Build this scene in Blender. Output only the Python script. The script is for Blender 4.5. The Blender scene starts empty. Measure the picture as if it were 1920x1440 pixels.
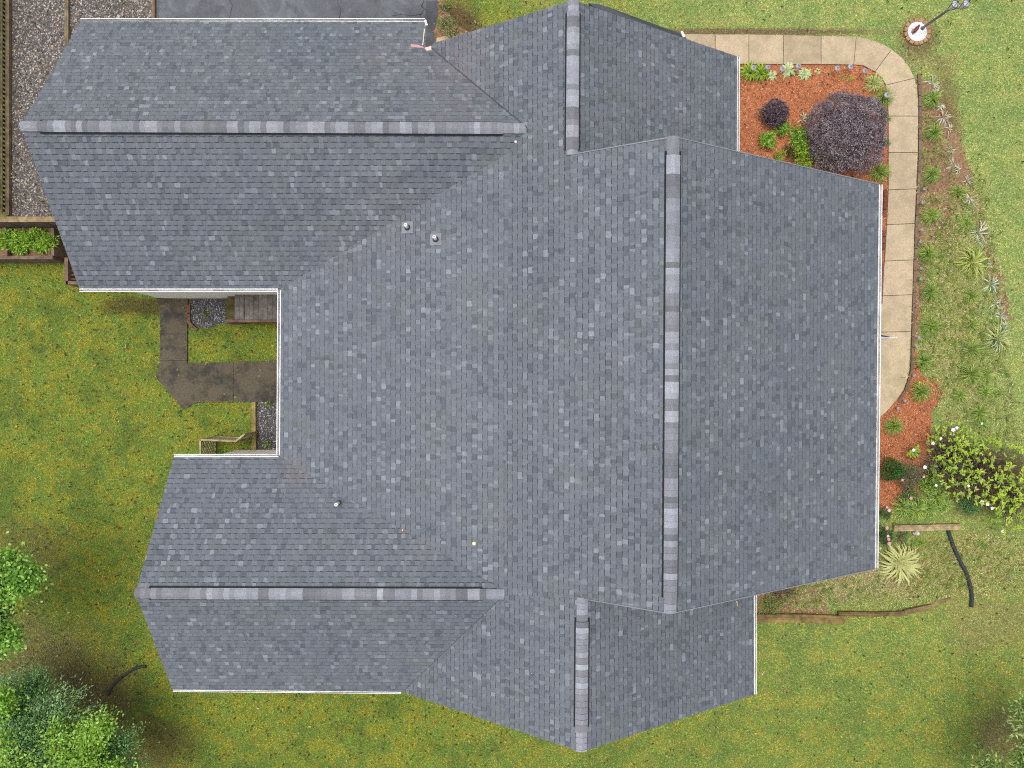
import bpy, math, random
import numpy as np
from mathutils import Vector, geometry
R = math.radians
random.seed(7); rng = np.random.default_rng(7)
SC = bpy.context.scene
COL = SC.collection

# ------------------------------------------------------------------ camera, sky, sun, exposure
H = 20.0          # camera height above the lawn
F = 1333.0        # focal length in pixels of the 1920 wide photograph
cam_d = bpy.data.cameras.new('camera'); cam = bpy.data.objects.new('camera', cam_d); COL.objects.link(cam)
cam.location = (0, 0, H); cam.rotation_euler = (0, 0, 0)
cam_d.sensor_width = 36; cam_d.lens = 36 * F / 1920; cam_d.clip_start = .1; cam_d.clip_end = 2000
SC.camera = cam
SUN_EL, SUN_AZ = R(79), R(298)        # azimuth from +Y clockwise
w = bpy.data.worlds.new("World"); SC.world = w; w.use_nodes = True
wn = w.node_tree.nodes; wl = w.node_tree.links; wn.clear()
sky = wn.new('ShaderNodeTexSky'); sky.sky_type = 'NISHITA'; sky.sun_disc = False
sky.sun_elevation = SUN_EL; sky.sun_rotation = SUN_AZ; sky.air_density = 1.0; sky.dust_density = 6.0; sky.ozone_density = 1.0
hs = wn.new('ShaderNodeHueSaturation'); hs.inputs['Saturation'].default_value = .38
bg = wn.new('ShaderNodeBackground'); bg.inputs['Strength'].default_value = .15
wo = wn.new('ShaderNodeOutputWorld')
wl.new(sky.outputs[0], hs.inputs['Color']); wl.new(hs.outputs[0], bg.inputs['Color']); wl.new(bg.outputs[0], wo.inputs['Surface'])
sd = bpy.data.lights.new('sun', 'SUN'); sd.energy = .62; sd.angle = R(40); sd.color = (1, .97, .92)
sun = bpy.data.objects.new('sun', sd); COL.objects.link(sun)
sv = Vector((math.sin(SUN_AZ) * math.cos(SUN_EL), math.cos(SUN_AZ) * math.cos(SUN_EL), math.sin(SUN_EL)))
sun.rotation_euler = sv.to_track_quat('Z', 'Y').to_euler(); sun.location = sv * 40
SC.view_settings.view_transform = 'Standard'; SC.view_settings.look = 'None'
SC.view_settings.exposure = .58; SC.view_settings.gamma = 1; SC.view_settings.use_curve_mapping = False
try:
    SC.cycles.max_bounces = 6; SC.cycles.use_denoising = False; SC.cycles.filter_width = 1.15; SC.cycles.use_adaptive_sampling = False
except Exception: pass

# ------------------------------------------------------------------ helpers
def P(u, v, z=0.0):
    d = H - z
    return Vector(((u - 960) * d / F, -(v - 720) * d / F, z))
def lin(c):
    return tuple(((x / 255) / 12.92 if x / 255 <= .04045 else ((x / 255 + .055) / 1.055) ** 2.4) for x in c)
def tag(o, label=None, cat=None, group=None, kind=None):
    if label: o['label'] = label
    if cat: o['category'] = cat
    if group: o['group'] = group
    if kind: o['kind'] = kind
    return o
def empty(name, loc, label=None, cat=None, group=None):
    o = bpy.data.objects.new(name, None); COL.objects.link(o); o.location = loc; o.empty_display_size = .1
    return tag(o, label, cat, group)
def place(o, parent):
    if parent is not None:
        o.parent = parent
        wl_ = Vector((0, 0, 0)); p = parent
        while p is not None: wl_ = wl_ + Vector(p.location); p = p.parent
        o.location = -wl_ if True else o.location   # geometry is given in world coordinates
    return o
class MB:
    def __init__(s): s.v = []; s.f = []; s.c = []
    def face(s, pts, col):
        i = len(s.v); s.v += [tuple(p) for p in pts]; s.c += [col] * len(pts); s.f.append(tuple(range(i, i + len(pts))))
    def box(s, c, dx, dy, dz, col):
        # c centre, dx,dy,dz half vectors
        c = Vector(c); dx = Vector(dx); dy = Vector(dy); dz = Vector(dz)
        q = [c + a * dx + b * dy + g * dz for g in (-1, 1) for a, b in ((-1, -1), (1, -1), (1, 1), (-1, 1))]
        for f in ((3, 2, 1, 0), (4, 5, 6, 7), (0, 1, 5, 4), (1, 2, 6, 5), (2, 3, 7, 6), (3, 0, 4, 7)):
            s.face([q[k] for k in f], col)
    def beam(s, a, b, w, h, col):
        # box from a to b (centre line of its underside), width w, height h
        a = Vector(a); b = Vector(b); d = b - a; n = Vector((-d.y, d.x, 0)).normalized() * w / 2
        up = Vector((0, 0, h / 2)); s.box((a + b) / 2 + up, d / 2, n, up, col)
    def tube(s, pts, rad, col, n=8, cap=True):
        pts = [Vector(p) for p in pts]
        if not hasattr(rad, '__len__'): rad = [rad] * len(pts)
        rings = []
        for i, p in enumerate(pts):
            t = (pts[min(i + 1, len(pts) - 1)] - pts[max(i - 1, 0)]).normalized()
            a = Vector((1, 0, 0)) if abs(t.x) < .8 else Vector((0, 1, 0))
            u = t.cross(a).normalized(); w_ = t.cross(u).normalized()
            rings.append([p + (u * math.cos(2 * math.pi * k / n) + w_ * math.sin(2 * math.pi * k / n)) * rad[i] for k in range(n)])
        for i in range(len(rings) - 1):
            for k in range(n):
                s.face((rings[i][k], rings[i][(k + 1) % n], rings[i + 1][(k + 1) % n], rings[i + 1][k]), col)
        if cap: s.face(rings[0][::-1], col); s.face(rings[-1], col)
    def prism(s, poly, z0, z1, col, side=None):
        poly = [(p[0], p[1]) for p in poly]
        A = sum(poly[i][0] * poly[(i + 1) % len(poly)][1] - poly[(i + 1) % len(poly)][0] * poly[i][1] for i in range(len(poly)))
        if A < 0: poly = poly[::-1]
        s.face([(x, y, z1) for x, y in poly], col)
        for i in range(len(poly)):
            a = poly[i]; b = poly[(i + 1) % len(poly)]
            s.face([(a[0], a[1], z0), (b[0], b[1], z0), (b[0], b[1], z1), (a[0], a[1], z1)], side or col)
    def build(s, name, mat, parent=None):
        me = bpy.data.meshes.new(name); me.from_pydata(s.v, [], s.f)
        at = me.color_attributes.new('Col', 'FLOAT_COLOR', 'POINT')
        at.data.foreach_set('color', np.array([(*c, 1) for c in s.c], dtype=np.float32).ravel())
        me.materials.append(mat); o = bpy.data.objects.new(name, me); COL.objects.link(o)
        return place(o, parent)
def build_np(name, V, Fc, C, mat, parent=None):
    V = np.asarray(V, np.float32).reshape(-1, 3); k = Fc.shape[1]; m = Fc.shape[0]
    me = bpy.data.meshes.new(name)
    me.vertices.add(len(V)); me.vertices.foreach_set('co', V.ravel())
    me.loops.add(m * k); me.loops.foreach_set('vertex_index', Fc.astype(np.int32).ravel())
    me.polygons.add(m); me.polygons.foreach_set('loop_start', np.arange(0, m * k, k, dtype=np.int32))
    try: me.polygons.foreach_set('loop_total', np.full(m, k, dtype=np.int32))
    except Exception: pass
    me.update(calc_edges=True)
    at = me.color_attributes.new('Col', 'FLOAT_COLOR', 'POINT')
    at.data.foreach_set('color', np.concatenate([C, np.ones((len(C), 1))], 1).astype(np.float32).ravel())
    me.materials.append(mat); o = bpy.data.objects.new(name, me); COL.objects.link(o)
    return place(o, parent)
def leaves_np(C, D, N, L, W, col, fold=.15):
    n = len(C); L = np.asarray(L).reshape(-1, 1) * np.ones((n, 1)); W = np.asarray(W).reshape(-1, 1) * np.ones((n, 1))
    S = np.cross(D, N); S /= np.linalg.norm(S, axis=1, keepdims=True) + 1e-9
    mid = C + D * L * .45
    V = np.stack([C, mid + S * W / 2 + N * W * fold, C + D * L, mid - S * W / 2 + N * W * fold], 1)
    return V.reshape(-1, 3), np.repeat(col, 4, axis=0)
def unit(a): return a / (np.linalg.norm(a, axis=1, keepdims=True) + 1e-9)
def quads(n): return np.arange(n * 4).reshape(n, 4)
def inside(px, py, poly):
    poly = np.asarray([(p[0], p[1]) for p in poly]); r = np.zeros(len(px), bool); j = len(poly) - 1
    for i in range(len(poly)):
        xi, yi = poly[i]; xj, yj = poly[j]
        c = ((yi > py) != (yj > py)) & (px < (xj - xi) * (py - yi) / (yj - yi + 1e-12) + xi)
        r ^= c; j = i
    return r
def rough_edge(poly, amp=.05, step=.18, keep=()):
    """subdivide a ground outline and jitter it so that it reads as grown, not cut"""
    out = []
    for i in range(len(poly)):
        a = Vector(poly[i][:2]); b = Vector(poly[(i + 1) % len(poly)][:2]); n = max(1, int((b - a).length / step))
        if i in keep: out.append(tuple(a)); continue
        for k in range(n):
            p = a.lerp(b, k / n); out.append((p.x + random.uniform(-amp, amp), p.y + random.uniform(-amp, amp)))
    return out
def vary(c, lo=.85, hi=1.12):
    k = random.uniform(lo, hi); return tuple(x * k for x in c)
def G(pts): return [tuple(P(u, v)[:2]) for u, v in pts]

# ------------------------------------------------------------------ materials
def newmat(name):
    m = bpy.data.materials.new(name); m.use_nodes = True; nt = m.node_tree; nt.nodes.clear()
    o = nt.nodes.new('ShaderNodeOutputMaterial'); b = nt.nodes.new('ShaderNodeBsdfPrincipled')
    nt.links.new(b.outputs[0], o.inputs[0]); return m, nt, b, o
def nd(nt, t, **kw):
    n = nt.nodes.new(t)
    for k, v in kw.items():
        if k in n.inputs: n.inputs[k].default_value = v
        else: setattr(n, k, v)
    return n
def mixc(nt, a, b, fac, mode='MIX'):
    n = nt.nodes.new('ShaderNodeMix'); n.data_type = 'RGBA'; n.blend_type = mode
    for sock, val in ((n.inputs[6], a), (n.inputs[7], b), (n.inputs[0], fac)):
        if isinstance(val, bpy.types.NodeSocket): nt.links.new(val, sock)
        elif isinstance(val, (int, float)): sock.default_value = val
        else: sock.default_value = (*val, 1) if len(val) == 3 else val
    return n.outputs[2]
def ramp(nt, src, stops):
    n = nt.nodes.new('ShaderNodeValToRGB'); e = n.color_ramp.elements
    while len(e) < len(stops): e.new(.5)
    for i, (p, c) in enumerate(stops):
        e[i].position = p; e[i].color = (*c, 1) if hasattr(c, '__len__') else (c, c, c, 1)
    nt.links.new(src, n.inputs[0]); return n.outputs[0]
def noise(nt, scale, detail=4, rough=.6, vec=None, dist=0):
    n = nd(nt, 'ShaderNodeTexNoise', Scale=scale, Detail=detail, Roughness=rough, Distortion=dist)
    if vec is None: vec = nd(nt, 'ShaderNodeNewGeometry').outputs['Position']
    nt.links.new(vec, n.inputs['Vector']); return n.outputs['Fac']
def mathn(nt, op, a, b=None, clamp=False):
    n = nt.nodes.new('ShaderNodeMath'); n.operation = op; n.use_clamp = clamp
    for i, x in enumerate((a, b)):
        if x is None: continue
        if isinstance(x, bpy.types.NodeSocket): nt.links.new(x, n.inputs[i])
        else: n.inputs[i].default_value = x
    return n.outputs[0]
def bump(nt, b, h, strength=.4, dist=.01):
    n = nd(nt, 'ShaderNodeBump', Strength=strength, Distance=dist); nt.links.new(h, n.inputs['Height'])
    nt.links.new(n.outputs[0], b.inputs['Normal'])
def attr(nt): return nd(nt, 'ShaderNodeAttribute', attribute_name='Col').outputs['Color']
def mat_col(name, rough=.85, vs=30, amt=.35, spec=.3, big=0, bmp=0, stretch=None, metal=0):
    m, nt, b, o = newmat(name)
    vec = None
    if stretch:
        g = nd(nt, 'ShaderNodeNewGeometry'); mp = nt.nodes.new('ShaderNodeMapping'); mp.inputs['Scale'].default_value = stretch
        nt.links.new(g.outputs['Position'], mp.inputs['Vector']); vec = mp.outputs[0]
    n = noise(nt, vs, 5, .7, vec)
    c = mixc(nt, attr(nt), ramp(nt, n, [(.3, 1 - amt), (.7, 1 + amt)]), 1.0, 'MULTIPLY')
    if big:
        c = mixc(nt, c, ramp(nt, noise(nt, big, 3), [(.35, .82), (.65, 1.12)]), 1.0, 'MULTIPLY')
    nt.links.new(c, b.inputs['Base Color']); b.inputs['Roughness'].default_value = rough
    b.inputs['Specular IOR Level'].default_value = spec; b.inputs['Metallic'].default_value = metal
    if bmp: bump(nt, b, n, bmp, .02)
    return m
def mat_leaf(name, trans=.25, rough=.55, spec=.35):
    m, nt, b, o = newmat(name); c = attr(nt)
    nt.links.new(c, b.inputs['Base Color']); b.inputs['Roughness'].default_value = rough; b.inputs['Specular IOR Level'].default_value = spec
    t = nd(nt, 'ShaderNodeBsdfTranslucent'); nt.links.new(c, t.inputs['Color'])
    mx = nd(nt, 'ShaderNodeMixShader'); mx.inputs[0].default_value = trans
    nt.links.new(b.outputs[0], mx.inputs[1]); nt.links.new(t.outputs[0], mx.inputs[2]); nt.links.new(mx.outputs[0], o.inputs[0])
    return m
M = {}
M['wood'] = mat_col('weathered_wood', .9, 6, .45, .2, 1.5, .3)
M['white'] = mat_col('white_aluminium', .45, 8, .05, .5, 2)
M['wall'] = mat_col('cream_siding', .7, 10, .05, .3)
M['flash'] = mat_col('flashing', .6, 40, .15, .3)
M['metal'] = mat_col('dark_metal', .4, 20, .1, .5)
M['plastic'] = mat_col('black_plastic', .55, 20, .1, .35)
M['pebble'] = mat_col('pebbles', .7, 20, .1, .4)
M['chip'] = mat_col('bark_chips', .9, 20, .2, .2)
M['petal'] = mat_leaf('petal', .3, .6, .2)
M['leaf'] = mat_leaf('leaf', .35, .5, .35)
M['matt_leaf'] = mat_leaf('matt_leaf', .2, .7, .2)
M['bark'] = mat_col('bark', .95, 15, .4, .1, 0, .5)
M['brick'] = mat_col('brick', .9, 25, .3, .2, 3, .3)
M['cloth'] = mat_col('cloth', .9, 20, .05, .1)
# shingle: mineral granules
m, nt, b, o = newmat('asphalt_shingle'); M['shingle'] = m
gr = noise(nt, 55, 3, .85); gr2 = noise(nt, 190, 2, .9)
c = mixc(nt, attr(nt), ramp(nt, gr, [(.3, .72), (.52, 1.0), (.68, 1.42)]), 1.0, 'MULTIPLY')
c = mixc(nt, c, ramp(nt, gr2, [(.3, .85), (.7, 1.15)]), 1.0, 'MULTIPLY')
c = mixc(nt, c, ramp(nt, noise(nt, .45, 4, .6), [(.35, (.93, .95, .96)), (.65, (1.06, 1.05, 1.05))]), 1.0, 'MULTIPLY')
c = mixc(nt, c, (.095, .12, .085), ramp(nt, noise(nt, .9, 5, .7), [(.55, 0), (.75, .42)]))      # faint algae
nt.links.new(c, b.inputs['Base Color']); b.inputs['Roughness'].default_value = .82; b.inputs['Specular IOR Level'].default_value = .35
bump(nt, b, gr, .5, .006)
# concrete walk
def concrete(name, base, dark, stain, sc=60):
    m, nt, b, o = newmat(name)
    n = noise(nt, sc, 4, .8)
    c = mixc(nt, base, dark, ramp(nt, n, [(.42, 0), (.68, 1)]))
    c = mixc(nt, c, stain, ramp(nt, noise(nt, 1.7, 7, .8), [(.46, 0), (.60, .85)]))
    c = mixc(nt, c, attr(nt), 1.0, 'MULTIPLY')
    nt.links.new(c, b.inputs['Base Color']); b.inputs['Roughness'].default_value = .9; bump(nt, b, n, .25, .01); return m
M['walk'] = concrete('tan_concrete', (.46, .365, .245), (.26, .20, .13), (.29, .24, .15), 45)
M['dirty'] = concrete('stained_concrete', (.10, .078, .05), (.04, .036, .026), (.016, .018, .014), 20)
# asphalt
m, nt, b, o = newmat('asphalt'); M['asphalt'] = m
n = noise(nt, 70, 4, .85)
c = mixc(nt, (.045, .051, .063), (.105, .11, .125), ramp(nt, n, [(.35, 0), (.7, 1)]))
c = mixc(nt, c, (.125, .138, .165), ramp(nt, noise(nt, .9, 6, .7, None, .8), [(.47, 0), (.6, .75)]))
c = mixc(nt, c, (.035, .036, .042), ramp(nt, noise(nt, 1.1, 6, .75), [(.5, 0), (.62, .7)]))
c = mixc(nt, c, attr(nt), 1.0, 'MULTIPLY')
nt.links.new(c, b.inputs['Base Color']); b.inputs['Roughness'].default_value = .7; bump(nt, b, n, .4, .01)
# mulch, gravel bed, soil
def ground_mat(name, stops, sc, big=None, bmp=.6):
    m, nt, b, o = newmat(name); n = noise(nt, sc, 5, .75, None, .4)
    c = ramp(nt, n, stops)
    if big: c = mixc(nt, c, big, ramp(nt, noise(nt, 1.1, 4), [(.5, 0), (.75, .6)]))
    nt.links.new(c, b.inputs['Base Color']); b.inputs['Roughness'].default_value = .95; bump(nt, b, n, bmp, .03); return m
M['mulch'] = ground_mat('red_mulch', [(.3, (.09, .035, .02)), (.5, (.34, .11, .045)), (.7, (.50, .20, .085))], 22, (.17, .06, .03))
M['brownmulch'] = ground_mat('old_mulch', [(.3, (.07, .035, .02)), (.5, (.20, .10, .06)), (.7, (.36, .22, .13))], 18, (.25, .2, .09))
M['gravel'] = ground_mat('gravel_bed', [(.3, (.035, .03, .03)), (.5, (.09, .08, .075)), (.7, (.2, .19, .17))], 30)

# lawn colour, used by the ground and by every blade
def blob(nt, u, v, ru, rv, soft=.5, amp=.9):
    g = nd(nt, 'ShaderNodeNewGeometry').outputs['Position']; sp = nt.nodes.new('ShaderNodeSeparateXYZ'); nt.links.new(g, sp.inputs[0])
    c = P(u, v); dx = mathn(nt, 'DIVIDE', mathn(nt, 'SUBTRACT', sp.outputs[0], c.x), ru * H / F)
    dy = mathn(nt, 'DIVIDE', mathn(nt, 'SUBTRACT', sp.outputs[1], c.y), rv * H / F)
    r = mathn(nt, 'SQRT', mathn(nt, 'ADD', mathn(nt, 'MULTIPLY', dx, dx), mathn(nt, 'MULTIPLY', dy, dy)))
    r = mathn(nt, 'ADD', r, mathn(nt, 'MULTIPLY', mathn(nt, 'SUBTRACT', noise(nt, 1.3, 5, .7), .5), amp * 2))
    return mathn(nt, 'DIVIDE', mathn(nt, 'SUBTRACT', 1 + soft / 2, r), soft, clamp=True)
def lawn_colour(nt):
    sp = nt.nodes.new('ShaderNodeSeparateXYZ'); nt.links.new(nd(nt, 'ShaderNodeNewGeometry').outputs['Position'], sp.inputs[0])
    nb = noise(nt, .55, 4, .6); nm = noise(nt, 2.3, 5, .7); nf = noise(nt, 11, 4, .75); ns = noise(nt, 17, 4, .85)
    moss = mixc(nt, (.30, .285, .030), (.19, .265, .04), ramp(nt, nm, [(.44, 0), (.56, 1)]))
    moss = mixc(nt, moss, (.17, .28, .06), ramp(nt, nf, [(.47, 0), (.6, .85)]))
    moss = mixc(nt, moss, (.20, .12, .045), ramp(nt, noise(nt, 7, 6, .85), [(.54, 0), (.68, .6)]))
    fresh = mixc(nt, (.37, .43, .13), (.25, .37, .10), ramp(nt, nm, [(.42, 0), (.6, 1)]))
    fresh = mixc(nt, fresh, (.43, .43, .16), ramp(nt, nf, [(.5, 0), (.66, .7)]))
    fresh = mixc(nt, fresh, (.17, .15, .07), ramp(nt, noise(nt, 6, 6, .85), [(.54, 0), (.68, .75)]))
    x = mathn(nt, 'ADD', sp.outputs[0], mathn(nt, 'MULTIPLY', mathn(nt, 'SUBTRACT', nb, .5), 8))
    side = mathn(nt, 'DIVIDE', mathn(nt, 'SUBTRACT', x, -3.0), 9.0, clamp=True)
    ysh = mathn(nt, 'DIVIDE', mathn(nt, 'ADD', sp.outputs[1], 9.5), 9.0, clamp=True)      # mossier towards the wood in the south
    moss = mixc(nt, moss, (.10, .17, .035), ramp(nt, noise(nt, .8, 6, .75), [(.47, 0), (.62, .75)])); fresh = mixc(nt, fresh, (.20, .31, .10), ramp(nt, noise(nt, .7, 5, .7), [(.48, 0), (.66, .65)]))
    side = mathn(nt, 'MULTIPLY', side, mathn(nt, 'ADD', mathn(nt, 'MULTIPLY', ysh, .75), .25))
    c = mixc(nt, moss, fresh, side)
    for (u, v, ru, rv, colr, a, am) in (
            (50, 1270, 150, 110, (.17, .13, .07), .65, .8), (150, 1320, 110, 70, (.17, .12, .06), .6, .9), (40, 1040, 90, 60, (.14, .11, .05), .5, .9),  # lower left: bare soil, with the shade of the trees painted into it
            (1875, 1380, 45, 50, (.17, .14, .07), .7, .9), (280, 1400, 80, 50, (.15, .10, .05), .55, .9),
            (1560, 1085, 170, 40, (.40, .31, .18), .75, .7), (1460, 1115, 60, 30, (.12, .075, .045), .8, .7),
            (1790, 1060, 120, 60, (.33, .26, .10), .6, .9), (1835, 900, 90, 60, (.09, .055, .035), .9, .5), 
            (1790, 600, 50, 170, (.36, .30, .12), .55, .9), (1768, 300, 32, 165, (.22, .12, .07), .8, .5), (1850, 1170, 70, 50, (.32, .25, .12), .4, 1.),
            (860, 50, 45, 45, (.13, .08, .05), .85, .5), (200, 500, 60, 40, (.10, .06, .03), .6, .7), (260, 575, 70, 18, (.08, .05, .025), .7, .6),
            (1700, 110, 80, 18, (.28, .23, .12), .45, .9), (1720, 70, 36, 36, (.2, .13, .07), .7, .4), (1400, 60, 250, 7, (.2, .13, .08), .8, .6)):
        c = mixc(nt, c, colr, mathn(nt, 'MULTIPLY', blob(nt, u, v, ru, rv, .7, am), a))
    c = mixc(nt, c, ramp(nt, ns, [(.34, .62), (.5, 1.0), (.66, 1.32)]), 1.0, 'MULTIPLY')
    return c
m, nt, b, o = newmat('lawn_ground'); M['lawn'] = m
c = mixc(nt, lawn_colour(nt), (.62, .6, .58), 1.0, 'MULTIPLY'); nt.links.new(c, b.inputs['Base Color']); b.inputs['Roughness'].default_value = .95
b.inputs['Specular IOR Level'].default_value = .1
bump(nt, b, noise(nt, 20, 5, .8), .8, .03)
m, nt, b, o = newmat('grass_blade'); M['grass'] = m
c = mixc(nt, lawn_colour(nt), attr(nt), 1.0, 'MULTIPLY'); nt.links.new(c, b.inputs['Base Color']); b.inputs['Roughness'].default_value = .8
b.inputs['Specular IOR Level'].default_value = .15

# ------------------------------------------------------------------ ground and paving
def sheet(name, poly, z, mat, col=(1, 1, 1), thick=0.0):
    mb = MB()
    if thick: mb.prism(poly, z - thick, z, col)
    else:
        A = sum(poly[i][0] * poly[(i + 1) % len(poly)][1] - poly[(i + 1) % len(poly)][0] * poly[i][1] for i in range(len(poly)))
        if A < 0: poly = poly[::-1]
        mb.face([(x, y, z) for x, y in poly], col)
    o = mb.build(name, mat); tag(o, kind='structure'); return o
sheet('ground', [(-300, -300), (300, -300), (300, 300), (-300, 300)], 0, M['lawn'])
drive = G([(292, -330), (292, 40)]) + [(-9.5, 8.9), (-2.1, 8.9), (-2.1, 7.6)] + G([(822, 95), (813, 62), (822, 30), (823, -20), (824, -330)])
mb = MB(); A = drive[::-1]; mb.face([(x, y, .006) for x, y in A], (1, 1, 1))
darkstrip = G([(800, 2), (822, 2), (822, 30), (813, 60), (818, 92), (798, 92), (797, 30)])
mb.face([(x, y, .010) for x, y in darkstrip[::-1]], (.55, .55, .56))
def crack(pts, wd):
    pts = [P(u, v) for u, v in pts]; L = []; Rr = []
    for i, p in enumerate(pts):
        t = (pts[min(i + 1, len(pts) - 1)] - pts[max(i - 1, 0)]).normalized(); n_ = Vector((-t.y, t.x, 0)) * wd * random.uniform(.5, 1.2)
        L.append(p + n_ + Vector((0, 0, .014))); Rr.append(p - n_ + Vector((0, 0, .014)))
    for i in range(len(pts) - 1): mb.face([L[i], L[i + 1], Rr[i + 1], Rr[i]], (.25, .25, .26))
crack([(795, -10), (794, 4), (790, 12), (796, 18), (788, 28), (790, 40)], .012)
crack([(790, 12), (800, 20), (806, 24), (812, 22)], .008); crack([(735, 30), (755, 27), (770, 30), (790, 27)], .008)
crack([(640, -20), (632, 5), (640, 18), (636, 36)], .007); crack([(430, 36), (436, 10), (420, -20)], .007); crack([(800, 20), (804, 45), (812, 60)], .008)
o = mb.build('driveway', M['asphalt']); tag(o, kind='structure')
# light concrete strip on the far side of the front door walk
joints = [((1180, 65), (1180, 121)), ((1340, 66), (1340, 121)), ((1403, 66), (1403, 122)), ((1468, 67), (1467, 122)), ((1538, 69), (1538, 122)),
          ((1604, 70), (1599, 123)), ((1670, 94), (1639, 136)), ((1713, 148), (1659, 161)), ((1720, 219), (1664, 219)), ((1719, 287), (1664, 287)),
          ((1716, 355), (1664, 357)), ((1713, 420), (1661, 422)), ((1711, 488), (1657, 490)), ((1709, 553), (1648, 555)), ((1706, 622), (1642, 623)), ((1638, 792), (1580, 792))]
outer_mid = {5: [(1625, 74), (1650, 82)], 6: [(1690, 110), (1703, 127)], 7: [(1717, 165), (1720, 190)], 14: [(1704, 668), (1702, 700), (1694, 728), (1678, 752), (1660, 772)]}
inner_mid = {5: [(1616, 124)], 6: [(1652, 148)], 7: [(1662, 185)]}
mb = MB(); base_poly = []
for i in range(len(joints) - 1):
    a, b_ = joints[i], joints[i + 1]
    pts = [a[0]] + outer_mid.get(i, []) + [b_[0], b_[1]] + inner_mid.get(i, [])[::-1] + [a[1]]
    g = [Vector((*q, 0)) for q in G(pts)]; ce = sum(g, Vector()) / len(g)
    L = (g[0] - g[-1]).length / 2
    g = [p + (ce - p).normalized() * .011 for p in g]
    t = random.uniform(.88, 1.08); mb.prism([(p.x, p.y) for p in g], -.05, .055, (t, t * random.uniform(.98, 1.01), t * random.uniform(.96, 1.0)))
op = [j[0] for j in joints]; full_o = []; full_i = []
for i in range(len(joints)):
    full_o.append(joints[i][0]); full_o += outer_mid.get(i, []); full_i.append(joints[i][1]); full_i += inner_mid.get(i, [])
walk_poly = G(full_o + full_i[::-1])
mb.prism(walk_poly, -.05, .03, (.22, .18, .14))
o = mb.build('sidewalk', M['walk']); tag(o, kind='structure')
mb = MB(); strip = G([(819, 72), (843, 68), (850, 67), (868, 67), (1190, 66), (1190, 122), (840, 122), (818, 84)])
mb.prism(strip, -.05, .05, (1.05, .92, .85)); mb.prism(G([(843.5, 66), (845, 66), (845, 123), (843.5, 123)]), .0, .052, (.35, .3, .25))
o = mb.build('front_path', M['walk']); tag(o, kind='structure')
back = [(300, 575), (353, 575), (352, 681), (400, 680), (560, 675), (560, 753), (372, 754), (360, 758), (352, 765), (343, 766), (330, 750), (312, 728), (292, 706), (300, 690), (302, 640)]
mb = MB(); bg_ = G(back); mb.prism(bg_, -.05, .05, (1, 1, 1), (.8, .8, .8))
for q in ([(301, 626), (353, 626), (353, 627), (301, 627)], [(438, 680), (439, 680), (439, 753), (438, 753)], [(302, 675), (352, 676), (352, 677), (302, 676)]):
    mb.face([(x, y, .054) for x, y in G(q)[::-1]], (.35, .35, .33))
for _ in range(9):
    u = random.uniform(310, 515); v = random.uniform(690, 745); r_ = random.uniform(1, 2.4); mb.face([(*P(u + r_ * math.cos(a_) * 1.1, v + r_ * math.sin(a_))[:2], .054) for a_ in (0, -1, -2, -3, -4.1, -5.2)], (2.2, 2.2, 2.0))
# the path climbs to the house door as a shallow ramp
a, b_, c_, d_ = P(300, 575), P(353, 575), Vector((*P(355, 556)[:2], .07)), Vector((P(303, 548).x, 2.5, .62))
mb.face([(a.x, a.y, .05), (b_.x, b_.y, .05), (c_.x, 2.56, .08), (d_.x, 2.56, .5)], (1.05, 1, .95)); mb.face([(a.x, a.y, .05), (d_.x, 2.56, .5), (a.x, 2.56, 0), (a.x, a.y, 0)], (.8, .8, .8))
o = mb.build('back_path', M['dirty']); tag(o, kind='structure')
# beds
red_bed = G([(1340, 118), (1616, 123), (1640, 136), (1658, 160), (1664, 190), (1665, 300), (1663, 420), (1655, 560), (1560, 560), (1560, 400), (1340, 400)])
sheet('mulch_bed', red_bed, .02, M['mulch'])
red2 = rough_edge(G([(1620, 800), (1650, 785), (1672, 758), (1690, 738), (1706, 690), (1712, 650), (1722, 655), (1730, 705), (1765, 715), (1768, 745), (1745, 775), (1750, 830), (1740, 880), (1720, 905), (1725, 940), (1650, 955), (1600, 960)]), .06)
sheet('mulch_patch', red2, .010, M['mulch'])
brown_bed = rough_edge(G([(1718, 140), (1724, 148), (1752, 160), (1772, 205), (1790, 262), (1805, 320), (1822, 375), (1790, 400), (1760, 420), (1735, 520), (1722, 640), (1712, 650), (1706, 650), (1712, 500), (1719, 320), (1721, 200)]), .05)
sheet('soil_bed', brown_bed, .012, M['brownmulch'])
edge_strip = rough_edge(G([(1785, 250), (1800, 250), (1820, 320), (1845, 400), (1860, 460), (1880, 520), (1895, 600), (1880, 605), (1862, 540), (1845, 480), (1825, 410), (1805, 340)]), .05)
sheet('bed_edge_soil', edge_strip, .008, M['brownmulch'])
tri_bed = rough_edge(G([(823, -40), (833, -20), (838, 20), (850, 45), (885, 62), (870, 72), (822, 74), (816, 60), (822, 30)]), .04)
sheet('planting_soil', tri_bed, .008, M['brownmulch'])
gravel_a = G([(24, -330), (292, -330), (292, 45)]) + [(-9.0, 8.9), (-9.0, 4.2)] + G([(110, 432), (24, 432)])
sheet('gravel_yard', gravel_a, .008, M['gravel'])
gravel_b = rough_edge(G([(355, 545), (425, 545), (425, 608), (400, 612), (375, 614), (356, 604)]), .05)
sheet('gravel_patch', gravel_b, .008, M['gravel'])
gravel_c = G([(482, 752), (560, 752), (560, 870), (470, 870), (482, 840)])
sheet('gravel_strip', gravel_c, .008, M['gravel'])
low_bed = rough_edge(G([(1380, 1085), (1500, 1085), (1545, 1120), (1560, 1150), (1420, 1150), (1380, 1150)]), .06)
sheet('leafy_soil', low_bed, .008, M['brownmulch'])

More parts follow.
